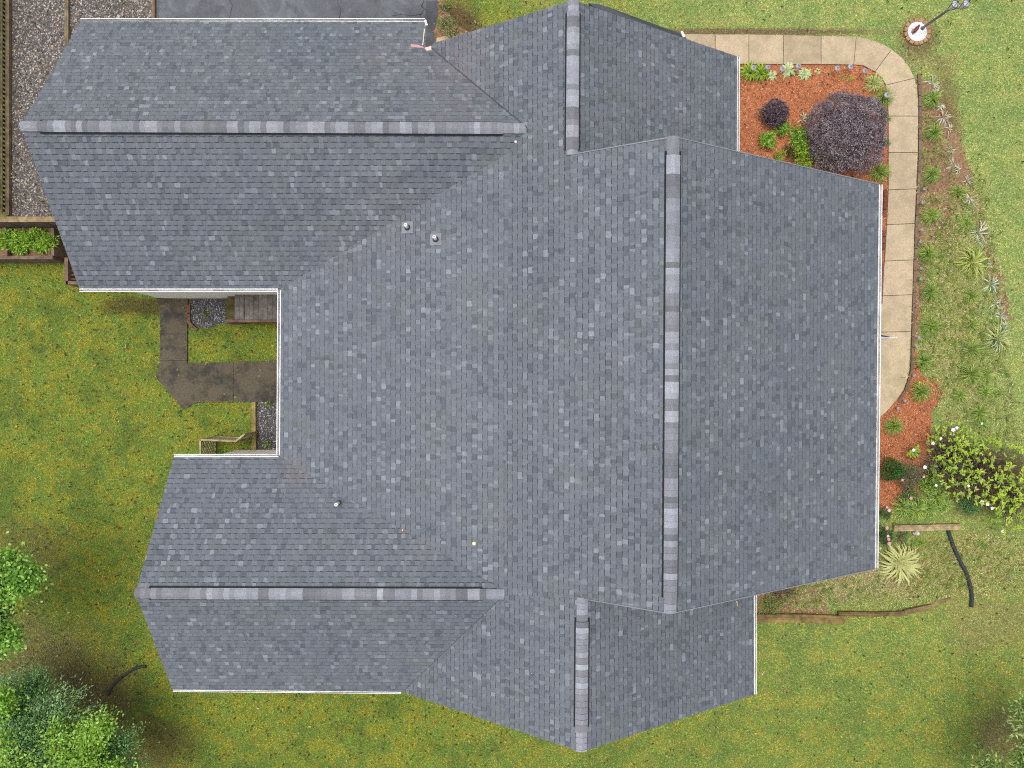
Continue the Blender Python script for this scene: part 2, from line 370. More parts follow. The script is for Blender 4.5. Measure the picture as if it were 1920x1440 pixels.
# ------------------------------------------------------------------ house
house = empty('house', (0, 0, 0), 'large single storey house under a grey shingled roof of crossing gables, with white gutters', 'house')
DE = 16.8
def RV(u, v, k):  # roof vertex from its place and its distance ratio below the camera
    return P(u, v, H - DE * k)
v_W1w, v_W1e = RV(40, 236, .885), RV(988, 240, .886)
v_crN, v_crS = RV(955, 285, .901), RV(945, 1107, .901)
v_nw, v_sw = RV(527, 541, 1.0), RV(525, 857, 1.0)
v_W2w, v_W2e = RV(254, 1113, .901), RV(946, 1115, .9)
v_AN, v_AS = RV(1075, 1, .857), RV(1073, 290, .866)
v_MN, v_MS = RV(1263, 257, .805), RV(1257, 1150, .806)
v_SN, v_SS = RV(1092, 1122, .862), RV(1090, 1410, .850)
v_L1, v_L2, v_L3 = RV(813, 81, .955), RV(808, 90, .958), RV(795, 87, .968)
v_c755 = RV(755, 1297, 1.0)
v_Ae = v_AN + (v_AS - v_AN) * 1.08; v_Se = v_SS + (v_SN - v_SS) * 1.1; v_Ae.z -= .02; v_Se.z -= .02
def on_plane(v, a, b_, c_):   # the point on the same line of sight that lies in the plane of three others
    n_ = (b_ - a).cross(c_ - a); o_ = Vector((0, 0, H)); d_ = v - o_; return o_ + d_ * ((a - o_).dot(n_) / d_.dot(n_))
W1N = (v_W1w, RV(151, 40, 1), RV(797, 41, 1)); W1S = (v_W1w, RV(149, 541, 1), v_nw); W2N = (v_W2w, RV(326, 857, 1), v_sw); W2S = (v_W2w, RV(324, 1293, 1), v_c755)
v_W1e = on_plane(v_W1e, *W1N); v_L2 = on_plane(v_L2, *W1N); v_L3 = on_plane(v_L3, *W1N); v_crN = on_plane(v_crN, *W1S); v_L1 = on_plane(v_L1, v_AN, v_W1e, v_L2); v_AS = on_plane(v_AS, v_AN, v_W1e, v_L2)
v_W2e = on_plane(v_W2e, *W2N); v_crS = on_plane(v_crS, *W2N)
faces = [  # polygon, eave direction ('x' or 'y'), upslope sign
    ([v_W1w, RV(151, 40, 1), RV(797, 41, 1), v_L3, v_L2, v_W1e], 'x', -1),
    ([v_W1w, v_W1e, v_crN, v_nw, RV(149, 541, 1)], 'x', 1),
    ([v_AN, v_L1, v_L2, v_W1e, v_AS], 'y', 1),
    ([v_W1e, v_crN, v_crS, v_W2e, v_SN, v_AS], 'y', 1),
    ([v_AS, v_SN, v_MS, v_MN], 'y', 1),
    ([v_crN, v_nw, v_sw, v_crS], 'y', 1),
    ([v_W2w, RV(326, 857, 1), v_sw, v_crS, v_W2e], 'x', -1),
    ([v_W2w, v_W2e, v_c755, RV(324, 1293, 1)], 'x', 1),
    ([v_W2e, v_c755, v_SS, v_SN], 'y', 1),
    ([v_MN, v_MS, RV(1640, 1066, 1), RV(1648, 346, 1)], 'y', -1),
    ([v_AN, v_AS, v_Ae, RV(1381, 380, 1.006), RV(1382, 106, 1.006)], 'y', -1),
    ([v_SS, v_SN, v_Se, RV(1413, 1040, 1.012), RV(1414, 1302, 1.012)], 'y', -1),
]
def clip(subject, x0, x1, y0, y1):
    for ax, lim, sg in ((0, x0, 1), (0, x1, -1), (1, y0, 1), (1, y1, -1)):
        out = []
        for i in range(len(subject)):
            a = subject[i - 1]; b = subject[i]; da = (a[ax] - lim) * sg; db = (b[ax] - lim) * sg
            if (da >= 0) != (db >= 0):
                t = da / (da - db); out.append((a[0] + (b[0] - a[0]) * t, a[1] + (b[1] - a[1]) * t))
            if db >= 0: out.append(b)
        subject = out
        if len(subject) < 3: return []
    return subject
PAL = [(lin((86, 91, 99)), 14), (lin((94, 99, 107)), 22), (lin((101, 106, 114)), 36), (lin((108, 113, 121)), 18), (lin((117, 122, 130)), 8), (lin((128, 133, 141)), 3)]
PAL_C = [p for p, n_ in PAL for _ in range(n_)]
SH_GAIN = .86
stains = [(P(855, 115, 4.2), 1.0, .5), (P(700, 100, 4.2), .9, .35), (P(850, 190, 4.9), 1.1, .35), (P(740, 400, 4.5), 1.0, .3), (P(545, 880, 3.5), .5, .5), (P(755, 995, 4.2), .25, .5), (P(800, 1030, 4.5), .3, .4), (P(640, 470, 4), .9, .25), (P(560, 900, 3.5), .4, .5)]
def zfinder(poly):
    tris = geometry.tessellate_polygon([[Vector((p.x, p.y, 0)) for p in poly]])
    T = []
    for a, b, c in tris:
        A, B, C_ = poly[a], poly[b], poly[c]
        den = (B.y - C_.y) * (A.x - C_.x) + (C_.x - B.x) * (A.y - C_.y)
        if abs(den) > 1e-9: T.append((A, B, C_, den))
    def f(x, y):
        best = None; bm = -1e9
        for A, B, C_, den in T:
            l1 = ((B.y - C_.y) * (x - C_.x) + (C_.x - B.x) * (y - C_.y)) / den
            l2 = ((C_.y - A.y) * (x - C_.x) + (A.x - C_.x) * (y - C_.y)) / den; l3 = 1 - l1 - l2
            mn = min(l1, l2, l3)
            if mn > bm: bm = mn; best = l1 * A.z + l2 * B.z + l3 * C_.z
            if mn >= -1e-6: break
        return best
    return f
roof = MB()
for poly, ax, sg in faces:
    zf = zfinder(poly)
    if ax == 'x': S = [(p.x, p.y * -sg * -1 if False else p.y * sg) for p in poly]; inv = lambda s, t, sg=sg: (s, t * sg)
    else: S = [(p.y, p.x * sg) for p in poly]; inv = lambda s, t, sg=sg: (t * sg, s)
    s0 = min(a for a, _ in S); s1 = max(a for a, _ in S); t0 = min(b for _, b in S); t1 = max(b for _, b in S)
    zs = [p.z for p in poly]; zr = max(zs) - min(zs); slope = zr / (t1 - t0); ex = .121 / math.sqrt(1 + slope * slope)
    n = Vector((0, 0, 0))
    A_ = Vector(poly[0])
    row = 0; t = t0 - random.uniform(0, .05)
    while t < t1:
        s = s0 - random.uniform(0, .3); tooth = random.random() < .5; base = random.choice(PAL_C)
        band = clip(S, s0 - 1, s1 + 1, t, t + ex)
        if band:
            while s < s1:
                wd = random.choice((.065, .085, .105, .13)) * random.uniform(.85, 1.15); 
                base = random.choice(PAL_C) if (random.random() < .62) else PAL[2][0]
                tooth = not tooth
                pc = clip(band, s, s + wd, t, t + ex)
                if len(pc) >= 3:
                    k = random.uniform(.95, 1.05) * SH_GAIN
                    cx, cy = inv(sum(q[0] for q in pc) / len(pc), sum(q[1] for q in pc) / len(pc))
                    col = [base[0] * k, base[1] * k, base[2] * k]
                    for sp_, rad, am in stains:
                        d = math.hypot(cx - sp_.x, cy - sp_.y)
                        if d < rad:
                            a_ = am * (1 - d / rad) * random.uniform(.1, .8); col = [col[0] * (1 - a_) + .17 * a_, col[1] * (1 - a_) + .115 * a_, col[2] * (1 - a_) + .10 * a_]
                    lift = .012 if tooth else .006
                    pts = []
                    for q in pc:
                        x, y = inv(*q); fr = (q[1] - t) / ex; pts.append(Vector((x, y, zf(x, y) + .004 + lift * (1 - fr))))
                    nn = (pts[1] - pts[0]).cross(pts[2] - pts[0])
                    ar = sum(pts[i].x * pts[(i + 1) % len(pts)].y - pts[(i + 1) % len(pts)].x * pts[i].y for i in range(len(pts)))
                    if ar < 0: pts = pts[::-1]
                    roof.face(pts, tuple(col))
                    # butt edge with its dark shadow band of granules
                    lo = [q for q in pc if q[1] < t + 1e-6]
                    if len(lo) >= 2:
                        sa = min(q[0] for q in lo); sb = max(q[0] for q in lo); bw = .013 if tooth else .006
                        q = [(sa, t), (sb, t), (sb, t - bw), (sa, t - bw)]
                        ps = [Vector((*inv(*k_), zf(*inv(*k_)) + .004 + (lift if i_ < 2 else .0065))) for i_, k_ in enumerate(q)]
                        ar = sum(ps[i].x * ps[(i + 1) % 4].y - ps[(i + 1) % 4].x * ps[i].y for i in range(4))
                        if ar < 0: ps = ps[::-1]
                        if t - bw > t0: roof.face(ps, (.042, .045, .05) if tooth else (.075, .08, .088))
                s += wd
        t += ex; row += 1
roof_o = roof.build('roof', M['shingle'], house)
# roof deck: fascia and soffit boards under the shingles
deck = MB(); WHT = (.74, .74, .72)
for poly, ax, sg in faces:
    low = [p - Vector((0, 0, .16)) for p in poly]; top = [p - Vector((0, 0, .04)) for p in poly]
    ar = sum(poly[i].x * poly[(i + 1) % len(poly)].y - poly[(i + 1) % len(poly)].x * poly[i].y for i in range(len(poly)))
    for tr_ in geometry.tessellate_polygon([[Vector((p.x, p.y, 0)) for p in poly]]):
        a3 = [low[k] for k in tr_]; b3 = [top[k] for k in tr_]
        up = (b3[1] - b3[0]).cross(b3[2] - b3[0]).z > 0
        deck.face(a3[::-1] if up else a3, WHT); deck.face(b3 if up else b3[::-1], (.05, .05, .055))
    for i in range(len(poly)):
        a, b_ = top[i], top[(i + 1) % len(poly)]; c_, d_ = low[(i + 1) % len(poly)], low[i]
        deck.face([a, b_, c_, d_], (.6, .6, .6))
deck.build('fascia', M['white'], roof_o)
# valley seams
def seam(a, b_, wd=.008, col=(.035, .037, .04), lift=.02):
    mb = MB(); d = b_ - a; n_ = Vector((-d.y, d.x, 0)).normalized() * wd; up = Vector((0, 0, lift))
    nseg = 14
    for i in range(nseg):
        p = a.lerp(b_, i / nseg); q = a.lerp(b_, (i + 1) / nseg); mb.face([p - n_ + up, q - n_ + up, q + n_ + up, p + n_ + up], col)
    mb.build('valley_seam', M['flash'], roof_o)
seam(v_L2, v_W1e, .007, (.05, .053, .057), .036); seam(v_W2e, v_c755, .004, (.06, .06, .063))
# ridges
CAPS = [lin(c) for c in ((124, 126, 135), (134, 137, 146), (116, 118, 124), (146, 149, 158), (108, 109, 115), (119, 119, 126), (128, 129, 136), (103, 104, 110), (138, 139, 148))]
def ridge(a, b_, va, vb, m=.58, hw=.145):
    L = (b_ - a).length; d = (b_ - a) / L; n_ = Vector((-d.y, d.x, 0)).normalized()
    cap = MB(); s = 0; flip = 1
    base = random.choice(CAPS)
    while s < L:
        e = min(L, s + .118 * random.uniform(.9, 1.12)); inv_ = va <= s / L <= vb
        if random.random() < .75: base = random.choice(CAPS)
        k = random.uniform(.92, 1.06) * .90; col = tuple(x * k for x in base)
        w_ = hw * (1.0 if inv_ else .88); lift = .034 if inv_ else .014
        offs = [-1, -.78, -.45, -.15, .15, .45, .78, 1]
        def pt(o_, tt, ex_):
            o = o_ * w_; return a + d * tt + n_ * o + Vector((0, 0, lift + ex_ + .03 - math.sqrt((o * m) ** 2 + .03 ** 2)))
        over = .02
        for i in range(7):
            cc = vary(col, .93, 1.07)
            q = [pt(offs[i], s - over, .011), pt(offs[i], e, 0.0), pt(offs[i + 1], e, 0.0), pt(offs[i + 1], s - over, .011)]
            cap.face(q[::-1] if (q[1] - q[0]).cross(q[2] - q[0]).z < 0 else q, cc)
            # butt end
            q2 = [pt(offs[i], s - over, .011), pt(offs[i + 1], s - over, .011), pt(offs[i + 1], s - over, .0), pt(offs[i], s - over, .0)]
            cap.face(q2, (.04, .04, .045))
        s = e
    cap.build('ridge_cap', M['shingle'], roof_o)
    vent = MB()
    for sg in (-1, 1):
        p0 = a + d * L * va; p1 = a + d * L * vb
        for (o1, o2, z1, z2, c1) in ((hw * .95, hw * 1.02, .026, .022, (.012, .012, .013)), (hw * 1.02, hw * 1.10, .024, .020, (.012, .012, .013)), (hw * 1.10, hw * 1.22, .020, .010, (.016, .016, .018))):
            def q(o, tt, z): return tt + n_ * o * sg + Vector((0, 0, z + .03 - math.sqrt((o * m) ** 2 + .03 ** 2)))
            f = [q(o1, p0, z1), q(o1, p1, z1), q(o2, p1, z2), q(o2, p0, z2)]
            vent.face(f[::-1] if (f[1] - f[0]).cross(f[2] - f[0]).z < 0 else f, c1)
    vent.build('ridge_vent', M['plastic'], roof_o)
ridge(v_W1w, v_W1e, .035, .952, hw=.122); ridge(v_W2w, v_W2e, .035, .94, hw=.122)
ridge(v_AN, v_AS, .075, .965, hw=.128); ridge(v_MN, v_MS, .028, .968, .57, hw=.132); ridge(v_SN, v_SS, .13, .845, hw=.128)
# gutters
def gutter(a, b_, out, wd=.11, dirty=0.0):
    """a,b at the roof edge; out = unit vector away from the roof"""
    mb = MB(); out = Vector(out); z = Vector((0, 0, 1)); d = (b_ - a).normalized()
    prof = [(0, -.02), (0, -.1), (wd * .8, -.1), (wd, -.03), (wd, .0), (wd * .82, .0), (wd * .82, -.012)]
    W = (.80, .80, .78); n = max(2, int((b_ - a).length / .25))
    for i in range(n):
        p = a.lerp(b_, i / n); q = a.lerp(b_, (i + 1) / n)
        for j in range(len(prof) - 1):
            o1, z1 = prof[j]; o2, z2 = prof[j + 1]
            col = W if j != 1 else tuple(x * random.uniform(.55, .9) for x in ((.45, .43, .36) if random.random() < dirty else (.62, .63, .6)))
            mb.face([p + out * o1 + z * z1, q + out * o1 + z * z1, q + out * o2 + z * z2, p + out * o2 + z * z2], col)
        mb.face([p + out * -.02 + z * .008, q - out * .02 + z * .008, q + out * .022 + z * -.004, p + out * .022 + z * -.004], (.7, .7, .68))   # drip edge
    for e in (a, b_): mb.face([e + out * o1 + z * z1 for o1, z1 in prof[:5]], W)
    mb.build('gutter', M['white'], house)
dz = Vector((0, 0, 0))
gutter(RV(151, 41, 1), RV(797, 41, 1), (0, 1, 0), .085, .6)
gutter(RV(149, 541, 1), RV(521, 541, 1), (0, -1, 0), .075, .1)
gutter(RV(527, 544, 1), RV(525, 854, 1), (-1, 0, 0), .085, .1)
gutter(RV(326, 856, 1), RV(522, 857, 1), (0, 1, 0), .06, .2)
gutter(RV(324, 1293, 1), RV(752, 1297, 1), (0, -1, 0), .05, .1)
gutter(RV(1648, 346, 1), RV(1640, 1066, 1), (1, 0, 0), .085, .1)
gutter(RV(1382, 106, 1.006), RV(1381, 330, 1.006), (1, 0, 0), .065, .9)
gutter(RV(1414, 1090, 1.012), RV(1414, 1302, 1.012), (1, 0, 0), .06, .1)
# metal drip edge along the open rakes, standing a little proud of the shingles
def rake_edge(a, b_, side):
    mb = MB(); d = (b_ - a).normalized(); o = Vector(side); up = Vector((0, 0, 1))
    n_ = max(2, int((b_ - a).length / .6))
    for i in range(n_):
        p = a.lerp(b_, i / n_); q = a.lerp(b_, (i + 1) / n_); c = vary(lin((122, 126, 134)), .85, 1.1)
        f = [p + up * .024 - o * .008, q + up * .024 - o * .008, q + up * .018 + o * .014, p + up * .018 + o * .014]
        mb.face(f if (f[1] - f[0]).cross(f[2] - f[0]).z > 0 else f[::-1], c)
        mb.face([p + up * .018 + o * .014, q + up * .018 + o * .014, q - up * .17 + o * .010, p - up * .17 + o * .010], (.07, .075, .08))
    mb.build('rake_edge', M['flash'], roof_o)
NE_, SE_ = RV(1648, 346, 1), RV(1640, 1066, 1)
rake_edge(v_MN, NE_, (0, 1, 0)); rake_edge(v_MN, v_AS, (0, 1, 0)); rake_edge(v_MS, SE_, (0, -1, 0)); rake_edge(v_MS, v_SN, (0, -1, 0))
# corner return and flashing at the garage corner
mb = MB(); mb.beam(RV(797, 38, 1) - Vector((0, 0, .02)), RV(800, 48, 1) - Vector((0, 0, .02)), .05, .04, (.8, .8, .78)); mb.beam(RV(797, 46, 1), RV(793, 86, .968), .02, .03, (.62, .6, .5))
mb.build('rake_trim', M['white'], house)
mb = MB()
def flat(pts, k, col, lift=.03): mb.face([RV(u, v, k) + Vector((0, 0, lift)) for u, v in pts], col)
flat([(770, 84), (782, 85), (795, 89), (794, 91), (771, 89)], .955, lin((175, 130, 132))); mb.build('flashing', M['flash'], house); mb = MB(); flat([(796, 91), (809, 87), (809, 95), (800, 96)], .945, lin((205, 170, 160)))
mb.build('flashing', M['flash'], house)
# end of the lower porch roof peeping out beside the front gable
mb = MB(); mb.beam(RV(1277, 61, 1.0), RV(1282, 71, 1.0), .05, .06, (.8, .8, .78)); mb.build('gutter_end', M['white'], house)
mb = MB()
q = [RV(1104, 6, .885), RV(1126, 8, .89), RV(1279, 64, 1.0), RV(1300, 85, 1.03), RV(1130, 24, .9)]
mb.face(q, lin((100, 105, 113))); mb.face([p - Vector((0, 0, .1)) for p in q][::-1], (.6, .6, .6))
for i in range(5): mb.face([q[i], q[(i + 1) % 5], q[(i + 1) % 5] - Vector((0, 0, .1)), q[i] - Vector((0, 0, .1))], lin((98, 102, 110)))
mb.build('porch_roof', M['shingle'], house)
# walls
foot = [(-9.9, 2.42), (-5.2, 2.42), (-5.2, -1.87), (-7.7, -1.87), (-7.7, -6.95), (-2.4, -6.95), (-2.4, -7.1), (5.5, -7.1), (5.5, -4.1), (8.3, -4.1), (8.3, 4.4), (5.1, 4.4), (5.1, 7.45), (-1.6, 7.45), (-2.35, 7.45), (-2.35, 8.3), (-9.9, 8.3)]
mb = MB(); CR = (.72, .69, .62)
for i in range(len(foot)):
    a = foot[i]; b_ = foot[(i + 1) % len(foot)]; nrow = 16; zt = 3.05
    d = Vector((b_[0] - a[0], b_[1] - a[1], 0)).normalized(); n_ = Vector((d.y, -d.x, 0))
    for r_ in range(nrow):   # lapped siding boards
        z0 = zt * r_ / nrow; z1 = zt * (r_ + 1) / nrow; A_ = Vector((*a, 0)); B_ = Vector((*b_, 0))
        mb.face([A_ + n_ * .016 + Vector((0, 0, z0)), B_ + n_ * .016 + Vector((0, 0, z0)), B_ + Vector((0, 0, z1)), A_ + Vector((0, 0, z1))], CR)
        mb.face([A_ + Vector((0, 0, z0)), B_ + Vector((0, 0, z0)), B_ + n_ * .016 + Vector((0, 0, z0)), A_ + n_ * .016 + Vector((0, 0, z0))], CR)
for tri in (((-9.9, 2.5, 3.05), (-9.9, 8.35, 3.05), (-9.9, 5.4, 4.75)), ((-7.7, -1.9, 3.05), (-7.7, -7, 3.05), (-7.7, -4.45, 4.5)),
            ((-1.9, 7.45, 3.05), (5.1, 7.45, 3.05), (1.2, 7.45, 5.1)), ((-2.4, -7.1, 3.05), (5.5, -7.1, 3.05), (1.4, -7.1, 5.2)),
            ((-2, 4.4, 3.05), (8.3, 4.4, 3.05), (3.1, 4.4, 6.0)), ((-2, -4.1, 3.05), (8.3, -4.1, 3.05), (3.1, -4.1, 6.0))):
    mb.face(tri, CR)
mb.build('wall', M['wall'], house)
# brick foundation
mb = MB()
for i in range(len(foot)):
    a = Vector((*foot[i], 0)); b_ = Vector((*foot[(i + 1) % len(foot)], 0)); d = (b_ - a).normalized(); n_ = Vector((d.y, -d.x, 0)) * .03
    mb.face([a + n_, b_ + n_, b_ + n_ + Vector((0, 0, .3)), a + n_ + Vector((0, 0, .3))], (.46, .40, .31)); mb.face([a + n_ + Vector((0, 0, .3)), b_ + n_ + Vector((0, 0, .3)), b_ + Vector((0, 0, .31)), a + Vector((0, 0, .31))], (.46, .40, .31))
mb.build('foundation', M['brick'], house)
# vent pipes
def pipe(u, v, z, lean, big):
    p = P(u, v, z); flm = MB(); b = .13
    slope = Vector((-1, 0, 0)) if big else Vector((0, 1, 0)); k = .30 if big else .58
    def on(x, y, l): return p + Vector((x, y, (x * -slope.x * -1 if False else -(x * slope.x + y * slope.y)) * k + l))
    flm.face([on(-b, -b, .022), on(b, -b, .022), on(b, b, .022), on(-b, b, .022)], lin((118, 120, 128)))
    r0 = [p + Vector((.075 * math.cos(a), .075 * math.sin(a), 0)) for a in [i * math.pi / 8 for i in range(16)]]
    for i in range(16):
        a0, a1 = r0[i], r0[(i + 1) % 16]
        z0 = -((a0.x - p.x) * slope.x + (a0.y - p.y) * slope.y) * k; z1 = -((a1.x - p.x) * slope.x + (a1.y - p.y) * slope.y) * k
        t0 = p + (a0 - p) * .55 + Vector((0, 0, .09)); t1 = p + (a1 - p) * .55 + Vector((0, 0, .09))
        flm.face([a0 + Vector((0, 0, z0 + .01)), a1 + Vector((0, 0, z1 + .01)), t1, t0], (.07, .07, .072))
    mb = MB(); mb.tube([p, p + Vector((0, 0, .30))], .036, (.82, .82, .8), 14, False)
    mb.tube([p + Vector((0, 0, .30)), p + Vector((0, 0, .12))], .028, (.35, .35, .34), 14, False)
    top = p + Vector((0, 0, .30)); 
    for i in range(14):
        a0 = 2 * math.pi * i / 14; a1 = 2 * math.pi * (i + 1) / 14
        mb.face([top + Vector((.036 * math.cos(a0), .036 * math.sin(a0), 0)), top + Vector((.036 * math.cos(a1), .036 * math.sin(a1), 0)), top + Vector((.024 * math.cos(a1), .024 * math.sin(a1), 0)), top + Vector((.024 * math.cos(a0), .024 * math.sin(a0), 0))], (.82, .82, .8))
    mb.face([top + Vector((.024 * math.cos(a), .024 * math.sin(a), -.01)) for a in [i * 2 * math.pi / 10 for i in range(10)]], (.3, .3, .3))
    q = mb.build('vent_pipe', M['white'], house); flm.build('pipe_boot', M['flash'], q)
pipe(764, 427, zfinder(faces[5][0])(*P(764, 427, 4.3)[:2]), 0, True)
pipe(817, 449, zfinder(faces[5][0])(*P(817, 449, 4.4)[:2]), 0, True)
pipe(636, 942, zfinder(faces[6][0])(*P(636, 942, 4.1)[:2]), 0, False)
# small things lying on the roof
def roofz(u, v):
    z = 4.5
    for _ in range(6):
        p = P(u, v, z); zs_ = []
        for poly, ax, sg in faces:
            if inside(np.array([p.x]), np.array([p.y]), poly)[0]: zs_.append(zfinder(poly)(p.x, p.y))
        if zs_: z = max(zs_) + .02
    return P(u, v, z)
def disc(name, u, v, r, col, label, cat):
    p = roofz(u, v); mb = MB(); n = 10
    for k, (ra, za) in enumerate(((1, 0), (.85, .5), (.45, .8))):
        rb, zb = ((.85, .5), (.45, .8), (0.02, .9))[k]
        for i in range(n):
            a0 = 2 * math.pi * i / n; a1 = 2 * math.pi * (i + 1) / n
            mb.face([p + Vector((r * ra * math.cos(a0), r * ra * math.sin(a0), r * za)), p + Vector((r * ra * math.cos(a1), r * ra * math.sin(a1), r * za)), p + Vector((r * rb * math.cos(a1), r * rb * math.sin(a1), r * zb)), p + Vector((r * rb * math.cos(a0), r * rb * math.sin(a0), r * zb))], col)
    tag(mb.build(name, M['cloth']), label, cat)
disc('pale_pebble', 889, 1019, .045, (.75, .62, .36), 'small cream pebble lying on the rear roof slope near the lower valley', 'pebble')
disc('pale_pebble', 967, 266, .03, (.75, .68, .6), 'small pinkish white pebble on the shingles near the upper wing ridge end', 'pebble')
disc('pale_pebble', 755, 994, .02, (.7, .55, .4), 'tiny tan pebble resting in the lower wing valley', 'pebble')
def stick(u0, v0, u1, v1, r, col, label):
    a = roofz(u0, v0); b_ = roofz(u1, v1); mb = MB(); mb.tube([a, a.lerp(b_, .5) + Vector((.01, 0, .01)), b_], [r, r * .9, r * .5], col, 6); tag(mb.build('twig', M['bark']), label, 'twig')
stick(1381, 1127, 1382, 1137, .012, (.55, .42, .2), 'pale twig on the shaded lower right gable beside the gutter')
stick(1228, 836, 1230, 846, .008, (.4, .28, .12), 'thin brown twig on the shingles just left of the main ridge')

# grit and small debris caught on the shingles
PTS = []; DC = []
for poly, ax, sg in faces:
    zf = zfinder(poly); xs = [p.x for p in poly]; ys = [p.y for p in poly]; area = (max(xs) - min(xs)) * (max(ys) - min(ys))
    for _ in range(int(area * 2.2)):
        x = random.uniform(min(xs), max(xs)); y = random.uniform(min(ys), max(ys))
        if inside(np.array([x]), np.array([y]), poly)[0]:
            PTS.append((x, y, zf(x, y) + .022)); DC.append(random.choice(((.30, .30, .31), (.38, .36, .34), (.08, .06, .04), (.20, .14, .08), (.25, .26, .27))))
m_ = len(PTS); th = rng.random(m_) * 6.28
V, Cc = leaves_np(np.array(PTS), unit(np.stack([np.cos(th), np.sin(th), 0 * th], 1)), np.repeat([[0, 0, 1.]], m_, 0), .018 + .03 * rng.random(m_) ** 3, .012, np.array(DC), 0)
o = build_np('roof_grit', V, quads(m_), Cc, M['chip']); tag(o, 'tiny specks of grit and leaf debris scattered on the shingles', 'debris', None, 'stuff')

# ------------------------------------------------------------------ timber, fences, edging
WD = lambda: random.choice([lin((120, 102, 84)), lin((108, 92, 78)), lin((132, 112, 90)), lin((112, 100, 78))])
def timber(name, pts, wd, h, label, col=None, z=0, cat='timber', grp=None):
    mb = MB()
    pp = [P(u, v) for u, v in pts]
    for i in range(len(pp) - 1):
        a, b_ = pp[i], pp[i + 1]; d = (b_ - a); n = max(1, int(d.length / .7))
        c = col or WD()
        nb = 3; nn = Vector((-d.y, d.x, 0)).normalized() * wd / nb
        for k in range(nb):
            cc = vary(c, .8, 1.15)
            o = nn * (k - 1); zt = h - (.008 if k != 1 else 0)
            mb.beam(a + o + Vector((0, 0, z)), b_ + o + Vector((0, 0, z)), wd / nb * .985, zt, cc)
    o = mb.build(name, M['wood']); tag(o, label, cat, grp); return o
timber('landscape_timber', [(129, -40), (129, 110)], .11, .12, 'brown edging timber dividing the gravel yard, left of the driveway edge')
timber('landscape_timber', [(290, -40), (290, 60)], .08, .10, 'narrow brown timber between the gravel and the asphalt driveway')
timber('landscape_timber', [(478, 754), (479, 848)], .115, .14, 'greenish timber edging the gravel strip in the rear notch', lin((128, 116, 72)))
timber('landscape_timber', [(1672, 989), (1735, 988), (1796, 986)], .17, .14, 'weathered timber below the daylilies, black pipe starting at its end', lin((138, 122, 92)))
timber('landscape_timber', [(1400, 1157), (1500, 1157), (1579, 1160)], .23, .14, 'broad weathered timber starting at the lower right gutter', lin((118, 100, 62)))
timber('landscape_timber', [(1569, 1149), (1640, 1150), (1692, 1148)], .12, .12, 'middle timber in the curved line of lawn edging', lin((112, 92, 62)))
timber('landscape_timber', [(1693, 1146), (1742, 1136)], .13, .12, 'short angled timber near the right end of the curved edging', lin((118, 100, 68)))
timber('landscape_timber', [(1745, 1134), (1785, 1122)], .10, .03, 'sunken timber at the far right end of the curved edging', lin((120, 104, 70)))
# picket fence on the left edge
fn = empty('picket_fence', P(20, 200), 'weathered picket fence running down the left edge of the gravel yard', 'fence')
mb = MB(); mb.beam(P(19, -60), P(19, 405), .10, .12, lin((122, 104, 88))); mb.build('base_board', M['wood'], fn)
for zz, du in ((.22, -4), (.34, -7)):
    mb = MB(); mb.beam(P(19 + du * .4, -60, 0) + Vector((-.05, 0, zz)), P(19 + du * .4, 405, 0) + Vector((-.05, 0, zz)), .05, .05, lin((140, 132, 105))); mb.build('rail', M['wood'], fn)
for i in range(54):
    y = P(0, -50 + i * 8.4).y; x = P(11, 0).x; mb = MB(); c = lin((120, 82, 62)); c = vary(c, .7, 1.15)
    mb.box((x - .04, y, .6), (.01, 0, 0), (0, .035, 0), (0, 0, .6), c); mb.box((x - .04, y, 1.22), (.01, 0, 0), (0, .02, 0), (0, 0, .02), c); mb.build('picket', M['wood'], fn)
# second fence, planter and steps by the wing's south west corner
f2 = empty('slat_fence', P(50, 432), 'weathered slat fence crossing from the left edge to the house corner', 'fence')
y0 = P(0, 432).y
mb = MB(); mb.box((-13.0, y0 + .02, 1.25), (2.0, 0, 0), (0, .07, 0), (0, 0, .02), lin((128, 110, 82))); mb.build('cap_rail', M['wood'], f2)
mb = MB(); mb.box((-13.0, y0, .15), (2.0, 0, 0), (0, .03, 0), (0, 0, .12), lin((115, 98, 84))); mb.build('bottom_board', M['wood'], f2)
for i in range(24):
    x = -14.6 + i * .145; mb = MB(); c = vary(lin((105, 90, 82)), .7, 1.15); mb.box((x, y0 - .035, .68), (.05, 0, 0), (0, .012, 0), (0, 0, .54), c); mb.build('slat', M['wood'], f2)
pl = empty('raised_planter', P(60, 460), 'brown raised timber planter full of green leaves by the gravel yard', 'planter')
yy = P(0, 491).y; xl = P(2, 0).x; xr = P(128, 0).x - .0
for nm, a, b_ in (('side_board', (xl - .6, yy, 0), (xr, yy, 0)), ('side_board', (xl + .62, yy + .05, 0), (xl + .62, y0 - .08, 0)), ('side_board', (xr, yy + .05, 0), (xr, y0 - .08, 0))):
    mb = MB()
    for k in range(3): mb.beam(Vector(a) + Vector((0, 0, k * .232)), Vector(b_) + Vector((0, 0, k * .232)), .09, .226, vary(lin((112, 94, 80)), .85, 1.1))
    mb.build(nm, M['wood'], pl)
mb = MB(); mb.prism([(xl + .1, yy + .04), (xr, yy + .04), (xr, y0 - .05), (xl + .1, y0 - .05)], .1, .5, (.06, .045, .03)); mb.build('soil', M['brownmulch'], pl)
st = empty('wooden_steps', P(132, 510), 'small brown slatted wooden steps tucked against the wing corner', 'steps')
a0 = P(127, 484, .6); mb = MB(); mb.beam(Vector((P(124, 0, .6).x, P(0, 483, .6).y, .0)), Vector((P(124, 0, .6).x, P(0, 533, .6).y, 0)), .09, .6, lin((110, 90, 74))); mb.build('stringer', M['wood'], st)
